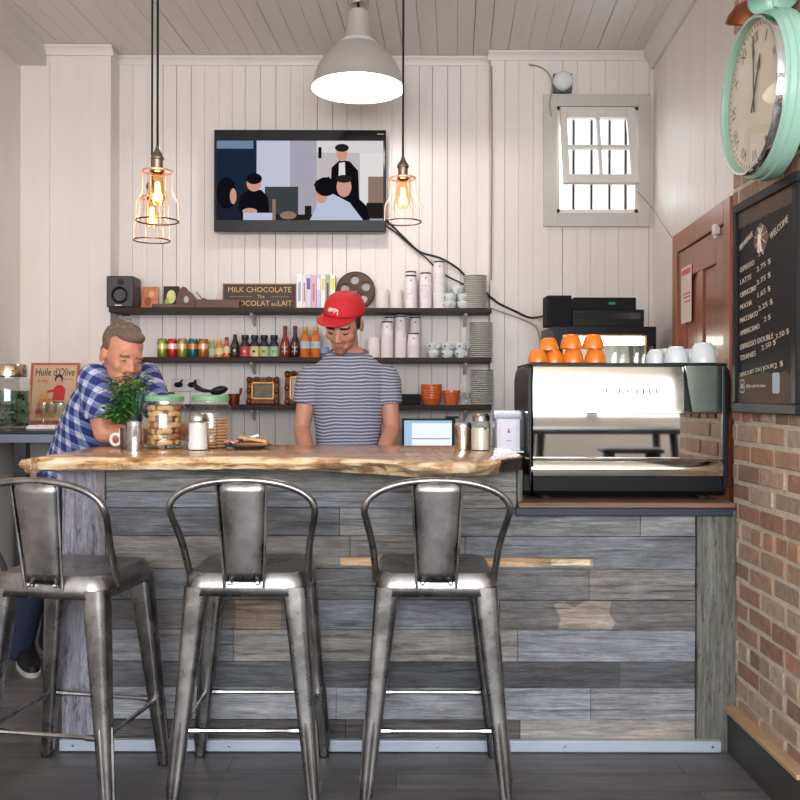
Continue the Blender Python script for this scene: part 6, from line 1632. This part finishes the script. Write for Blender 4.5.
for s, p in arms.items():
    q = [Vector(a) for a in p]
    mb.limb([tuple(q[0]), tuple(q[0].lerp(q[1], .5)), tuple(q[1]), tuple(q[1].lerp(q[2], .3)), tuple(q[2])], [.058, .047, .039, .041, .027])
    hand_shapes(mb, q[2], (-.25 * s, -.75, -.12), (0, -.15, 1), s * 1, .35)
for s in (-1, 1):
    mb.limb([(s * .085, 0, .90), (s * .10, -.01, .50), (s * .10, .03, .10)], [.092, .058, .042])
def pick_b(c):
    l = HBi @ c
    if abs(l.x) < .07 and -.14 < l.z < .05 and l.y < -.02:
        if abs(l.x) < .020 and -.077 < l.z < -.058 and l.y < -.083: return 1
        if .012 < abs(l.x) < .054 and .012 + .08 * max(0, .03 - abs(l.x)) * 0 < l.z < .024 and l.y < -.066: return 2
        if abs(l.x) < .034 and -.057 < l.z < -.046 and l.y < -.07: return 3
        if -.118 < l.z < -.086 and l.y < -.055 and abs(l.x) < .034: return 3
    return 0
HBi = HB.inverted()
flesh('body', mb, [SK, LIP, HAIR, STUB], bt, .0046, 7, pick_b)
# eyes cast down: lids with dark lash lines
mb = MB()
for s in (-1, 1):
    mb.tube([tuple(HB @ Vector(p)) for p in ((s * .017, -.0875, -.004), (s * .032, -.0905, -.0085), (s * .046, -.084, -.004))], [.002, .0042, .002], 6)
mb.build('lashes', HAIR, bt)
# hair under the cap, at the temples and nape
mb = MB(); mb.M = HB
mb.ell((0, .026, .035), (.081, .092, .066)); 
for s in (-1, 1): mb.ell((s * .070, -.006, .012), (.012, .026, .034))
o = flesh('hair', mb, [HAIR], bt, .005, 2)
# T-shirt with sleeves
def stripes(name, period=.0158):
    m = bpy.data.materials.new(name); m.use_nodes = True; n = N(m); b = m.node_tree.nodes['Principled BSDF']
    tc = n('TexCoord'); sx = n('SeparateXYZ'); n.link(tc.outputs['Object'], sx.inputs[0])
    nz = n('TexNoise', i_Scale=7.0, i_Detail=2.0); n.link(tc.outputs['Object'], nz.inputs['Vector'])
    ad = n('Math', operation='MULTIPLY_ADD'); ad.inputs[1].default_value = .028; n.link(nz.outputs['Fac'], ad.inputs[0]); n.link(sx.outputs['Z'], ad.inputs[2])
    dv = n('Math', operation='DIVIDE'); dv.inputs[1].default_value = period; n.link(ad.outputs[0], dv.inputs[0])
    fr = n('Math', operation='FRACT'); n.link(dv.outputs[0], fr.inputs[0])
    cr = n('ValToRGB'); cr.color_ramp.interpolation = 'LINEAR'; e = cr.color_ramp.elements
    e[0].position = 0; e[0].color = lin((92, 96, 116)); e[1].position = .50; e[1].color = lin((92, 96, 116))
    for p_, c_ in ((.60, (180, 180, 192)), (.90, (180, 180, 192)), (1.0, (92, 96, 116))):
        x = e.new(p_); x.color = lin(c_)
    n.link(fr.outputs[0], cr.inputs[0]); n.link(cr.outputs[0], b.inputs['Base Color']); b.inputs['Roughness'].default_value = .85
    bp = n('Bump', i_Strength=.35, i_Distance=.02); n2 = n('TexNoise', i_Scale=11.0, i_Detail=3.0); n.link(tc.outputs['Object'], n2.inputs['Vector']); n.link(n2.outputs['Fac'], bp.inputs['Height']); n.link(bp.outputs[0], b.inputs['Normal'])
    return m
mb = MB(); tr_ = torso_rings(.010)
mb.loft(tr_[:-1])
for s, p in arms.items():
    q = [Vector(a) for a in p]; d = (q[1] - q[0])
    e_ = q[0] + d * .52
    mb.ell(tuple(q[0] + Vector((-.006 * s, 0, 0))), (.070, .074, .070))
    mb.tube([tuple(q[0]), tuple(q[0] + d * .25), tuple(e_)], [.070, .068, .064], 22)
flesh('tshirt', mb, [stripes('striped_jersey')], bt, .006, 5)
mb = MB(); mb.tube([(.092 * math.cos(2 * PI * k / 32), -.012 + .078 * math.sin(2 * PI * k / 32), 1.528 + .018 * math.sin(2 * PI * k / 32)) for k in range(32)], .008, 8, closed=True)
mb.build('collar', mat('jersey_collar', (104, 106, 124), .85), bt)
mb = MB(); mb.loft([((0, 0, .82), .158, .12), ((0, 0, .95), .168, .126)])
for s in (-1, 1): mb.limb([(s * .085, 0, .88), (s * .10, -.01, .50), (s * .10, .03, .09)], [.10, .070, .058])
flesh('trousers', mb, [M_dark], bt, .009, 4)
for s in (-1, 1): shoe('shoe', bt, (s * .10, .05, .0), (s * .15, -1, 0), M_shoe, M_sole)
# red cap
M_red = mat('red_cotton', (206, 40, 48), .8, var=.06, vscale=30, bump=.2, bscale=220)
mb = MB(); mb.M = HC; v, f = [], []
seg, rg = 40, 12
for j in range(rg + 1):
    a = PI / 2 * j / rg; z = math.sin(a) ** .9; r = math.cos(a) ** .72 if j < rg else 0
    for k in range(seg):
        b = 2 * PI * k / seg
        v.append((.0885 * r * math.cos(b), .018 + .107 * r * math.sin(b), .044 - .010 * math.sin(b) * (1 - j / rg) + .095 * z))
for j in range(rg):
    for k in range(seg):
        k2 = (k + 1) % seg; f.append((j * seg + k, j * seg + k2, (j + 1) * seg + k2, (j + 1) * seg + k))
mb.add(v, f, 0, True); cap = mb.build('cap', M_red, bt); so = cap.modifiers.new('cloth', 'SOLIDIFY'); so.thickness = .003
mb = MB(); mb.M = HC; v, f = [], []; nx, ny = 18, 6
for j in range(ny + 1):
    for i in range(nx + 1):
        s_ = -1 + 2 * i / nx; b = -PI / 2 + s_ * 1.12
        bx_, by_ = .0885 * math.cos(b), .018 + .107 * math.sin(b)
        reach = .072 * math.sqrt(max(0, 1 - abs(s_) ** 2.6)) * j / ny
        v.append((bx_ * (1 + .05 * j / ny), by_ - reach + .002, .0445 + .010 * math.cos(s_ * 1.12) - .016 * (j / ny) * (1 - s_ * s_) - .004 * s_ * s_))
for j in range(ny):
    for i in range(nx): f.append((j * (nx + 1) + i, j * (nx + 1) + i + 1, (j + 1) * (nx + 1) + i + 1, (j + 1) * (nx + 1) + i))
mb.add(v, f, 0, True); br_ = mb.build('brim', M_red, cap); so = br_.modifiers.new('board', 'SOLIDIFY'); so.thickness = .004
mb = MB(); mb.M = HC; mb.ell((0, .018, .140), (.008, .008, .005), seg=12, rings=8); mb.build('button', M_red, cap)
# white script mark on the front of the cap
mb = MB(); me_w = []
def on_cap(x, z):
    """a point of the cap front at x across and z above the rim"""
    z += .012; u = max(0, min(1, (z - .052) / .095)); a = math.asin(min(1, u ** (1 / .9))); r = math.cos(a) ** .72
    sx = max(-1, min(1, x / (.0885 * max(r, .05)))); return HC @ Vector((x, .018 - .107 * r * math.sqrt(1 - sx * sx) - .0035, z))
strokes = [[(-.024, .073), (-.014, .079), (-.004, .078), (.006, .081), (.016, .079), (.023, .074)], [(-.024, .070), (-.016, .068), (-.008, .072), (-.014, .076)], [(-.006, .080), (-.006, .069)], [(.0, .076), (.003, .070), (.008, .076), (.006, .064)],
           [(.010, .076), (.013, .070), (.016, .077)], [(.018, .077), (.020, .070), (.022, .062), (.020, .056)], [(-.02, .079), (-.006, .083)]]
for s_ in strokes: mb.tube([tuple(on_cap(x * 1.05, z)) for x, z in s_], .0026, 6)
mb.build('white_mark', mat('white_thread', (240, 236, 232), .7), cap)

# ---- man leaning on the end of the bar
ML_ = Vector((-1.60, 4.20, 0))
mn = thing('person', 'grey-haired man in a blue and white plaid shirt leaning on the end of the bar', 'person', ML_)
def L(x, y, z): return Vector((x, y, z)) - ML_
hc = L(-1.183, 3.86, 1.487)
HM = Matrix.Translation(hc) @ Matrix.Rotation(math.radians(8), 4, 'Y') @ Matrix.Rotation(math.radians(43), 4, 'Z') @ Matrix.Rotation(math.radians(13), 4, 'X') @ Matrix.Scale(1.03, 4)
HMi = HM.inverted()
SK2 = skin_mat('ruddy_skin', (206, 140, 112)); LIP2 = skin_mat('lips_ruddy', (170, 92, 84)); GHAIR = mat('grey_brown_hair', (112, 94, 80), .7, var=.3, vscale=70, bump=.6, bscale=90)
BROW = mat('grey_brow', (120, 96, 82), .8)
SHR, SHL = L(-1.300, 3.84, 1.385), L(-1.15, 4.10, 1.40)
ELR, ELL = L(-1.255, 3.83, 1.156), L(-1.04, 4.00, 1.18)
WRR, WRL = L(-1.045, 3.86, 1.136), L(-.90, 3.88, 1.160)
PEL = L(-1.50, 4.20, .96); CHS = L(-1.285, 4.00, 1.30); NEK = L(-1.215, 3.93, 1.42)
axis = (CHS - PEL).normalized()
lat = (SHL - SHR); lat = (lat - axis * lat.dot(axis)).normalized(); fwd = axis.cross(lat)
RT = Matrix((lat, fwd, axis)).transposed()
def trunk(g):
    LT = (CHS - PEL).length; rings = []
    for u, rx, ry in ((-.12, .16, .12), (.05, .165, .125), (.3, .162, .125), (.55, .168, .120), (.8, .178, .112), (1.0, .18, .102), (1.14, .150, .088), (1.24, .105, .074), (1.30, .07, .060)):
        rings.append((tuple(PEL + axis * LT * u), rx + g, ry + g, RT))
    return rings
mb = MB(); head_shapes(mb, HM, jowl=.004)
mb.limb([tuple(NEK - axis * .05), tuple(NEK), tuple(HM @ Vector((0, .022, -.035)))], [.07, .063, .062])
mb.loft(trunk(-.008))
for sh, el, wr, s in ((SHR, ELR, WRR, -1), (SHL, ELL, WRL, 1)):
    mb.limb([tuple(sh), tuple(sh.lerp(el, .5)), tuple(el), tuple(el.lerp(wr, .35)), tuple(wr)], [.056, .050, .043, .044, .029])
    hand_shapes(mb, wr, (1, .12 * -s - .03, -.02), (0, 0, 1), -s, .12)
hipR, hipL = L(-1.55, 4.14, .93), L(-1.48, 4.27, .93); KR, KL = L(-1.69, 4.20, .50), L(-1.59, 4.30, .50); AR, AL = L(-1.83, 4.34, .09), L(-1.72, 4.47, .09)
for h_, k_, a_ in ((hipR, KR, AR), (hipL, KL, AL)): mb.limb([tuple(h_), tuple(k_), tuple(a_)], [.095, .062, .045])
def pick_m(c):
    l = HMi @ c
    if abs(l.x) < .07 and -.14 < l.z < .06 and l.y < -.04:
        if abs(l.x) < .024 and -.080 < l.z < -.055 and l.y < -.083: return 1
        if .014 < abs(l.x) < .05 and .014 < l.z < .023 and l.y < -.07: return 2
    return 0
flesh('body', mb, [SK2, LIP2, BROW], mn, .0052, 5, pick_m)
mb = MB()
for s in (-1, 1):
    mb.tube([tuple(HM @ Vector(p)) for p in ((s * .018, -.0865, -.001), (s * .032, -.0895, .001), (s * .045, -.083, -.002))], [.0016, .0036, .0016], 6)
mb.build('eyes', mat('dark_eye', (60, 42, 38), .4), mn)
mb = MB(); mb.M = HM
mb.ell((0, .036, .056), (.082, .088, .078)); mb.ell((0, -.027, .093), (.062, .056, .030)); mb.ell((0, .066, .0), (.070, .048, .055))
for s in (-1, 1): mb.ell((s * .074, .016, .040), (.010, .026, .030))
rnd = random.Random(6)
for k in range(26):
    a = rnd.uniform(0, 2 * PI); e_ = rnd.uniform(.3, 1.3); mb.ell((.072 * math.cos(a) * math.cos(e_), .036 + .078 * math.sin(a) * math.cos(e_), .06 + .074 * math.sin(e_)), (.018, .018, .012), seg=8, rings=6)
flesh('hair', mb, [GHAIR], mn, .006, 2)
def plaid():
    m = bpy.data.materials.new('blue_plaid_cotton'); m.use_nodes = True; n = N(m); b = m.node_tree.nodes['Principled BSDF']
    tc = n('TexCoord'); mp = n('Mapping'); n.link(tc.outputs['Object'], mp.inputs[0])
    mp.inputs['Rotation'].default_value = (0, math.radians(-27), 0)
    sx = n('SeparateXYZ'); n.link(mp.outputs[0], sx.inputs[0])
    uu = n('Math', operation='MULTIPLY_ADD'); uu.inputs[1].default_value = -.75; n.link(sx.outputs['Y'], uu.inputs[0]); n.link(sx.outputs['X'], uu.inputs[2])
    def band(src, period, off, width):
        d = n('Math', operation='DIVIDE'); d.inputs[1].default_value = period; n.link(src, d.inputs[0])
        a = n('Math', operation='ADD'); a.inputs[1].default_value = off + 50; n.link(d.outputs[0], a.inputs[0])
        f = n('Math', operation='FRACT'); n.link(a.outputs[0], f.inputs[0])
        c = n('Math', operation='LESS_THAN'); c.inputs[1].default_value = width; n.link(f.outputs[0], c.inputs[0]); return c.outputs[0]
    P_ = .058
    def mix(fac, a, b_, k=None):
        mx = n('Mix', data_type='RGBA'); n.link(fac, mx.inputs['Factor']) 
        for inp, val in (('A', a), ('B', b_)):
            sock = [s_ for s_ in mx.inputs if s_.name == inp and s_.type == 'RGBA'][0]
            if isinstance(val, tuple): sock.default_value = val
            else: n.link(val, sock)
        return [o_ for o_ in mx.outputs if o_.type == 'RGBA'][0]
    u1, v1 = band(uu.outputs[0], P_, 0, .44), band(sx.outputs['Z'], P_, 0, .44)
    sm = n('Math', operation='ADD'); n.link(u1, sm.inputs[0]); n.link(v1, sm.inputs[1])
    hv = n('Math', operation='MULTIPLY'); hv.inputs[1].default_value = .5; n.link(sm.outputs[0], hv.inputs[0])
    cr = n('ValToRGB'); cr.color_ramp.interpolation = 'CONSTANT'; e = cr.color_ramp.elements
    e[0].position = 0; e[0].color = lin((40, 52, 108)); e[1].position = .75; e[1].color = lin((206, 204, 216)); x = e.new(.3); x.color = lin((104, 120, 170))
    n.link(hv.outputs[0], cr.inputs[0]); col = cr.outputs[0]
    for src, off in ((uu.outputs[0], .28), (sx.outputs['Z'], .28)):
        col = mix(band(src, P_, off + .42, .05), col, lin((150, 152, 184)))
    n.link(col, b.inputs['Base Color']); b.inputs['Roughness'].default_value = .85
    bp = n('Bump', i_Strength=.4, i_Distance=.02); n2 = n('TexNoise', i_Scale=10.0, i_Detail=3.0); n.link(tc.outputs['Object'], n2.inputs['Vector']); n.link(n2.outputs['Fac'], bp.inputs['Height']); n.link(bp.outputs[0], b.inputs['Normal'])
    return m
M_plaid = plaid()
mb = MB(); mb.loft(trunk(.012)[:-1])
for sh, el in ((SHR, ELR), (SHL, ELL)):
    d = el - sh; mb.ell(tuple(sh), (.070, .070, .068)); mb.tube([tuple(sh), tuple(sh + d * .4), tuple(sh + d * .72)], [.070, .070, .069], 22)
flesh('plaid_shirt', mb, [M_plaid], mn, .0065, 5)
nk = (HM @ Vector((0, .022, -.035)) - NEK).normalized(); na = nk.cross(Vector((0, 1, 0))).normalized(); nb = nk.cross(na); nc = NEK + nk * .010
mb = MB(); mb.tube([tuple(nc + na * (.072 * math.cos(2 * PI * k / 28)) + nb * (.072 * math.sin(2 * PI * k / 28))) for k in range(28)], .013, 8, closed=True)
mb.build('collar', M_plaid, mn)
mb = MB(); mb.ell(tuple(PEL - axis * .03), (.185, .15, .12), R=RT)
for h_, k_, a_ in ((hipR, KR, AR), (hipL, KL, AL)): mb.limb([tuple(h_), tuple(k_), tuple(a_)], [.105, .076, .064])
flesh('jeans', mb, [M_denim], mn, .009, 4)
for a_ in (AR, AL): shoe('shoe', mn, (a_.x + .02, a_.y + .02, 0), (.55, -.85, 0), M_shoe, M_sole)
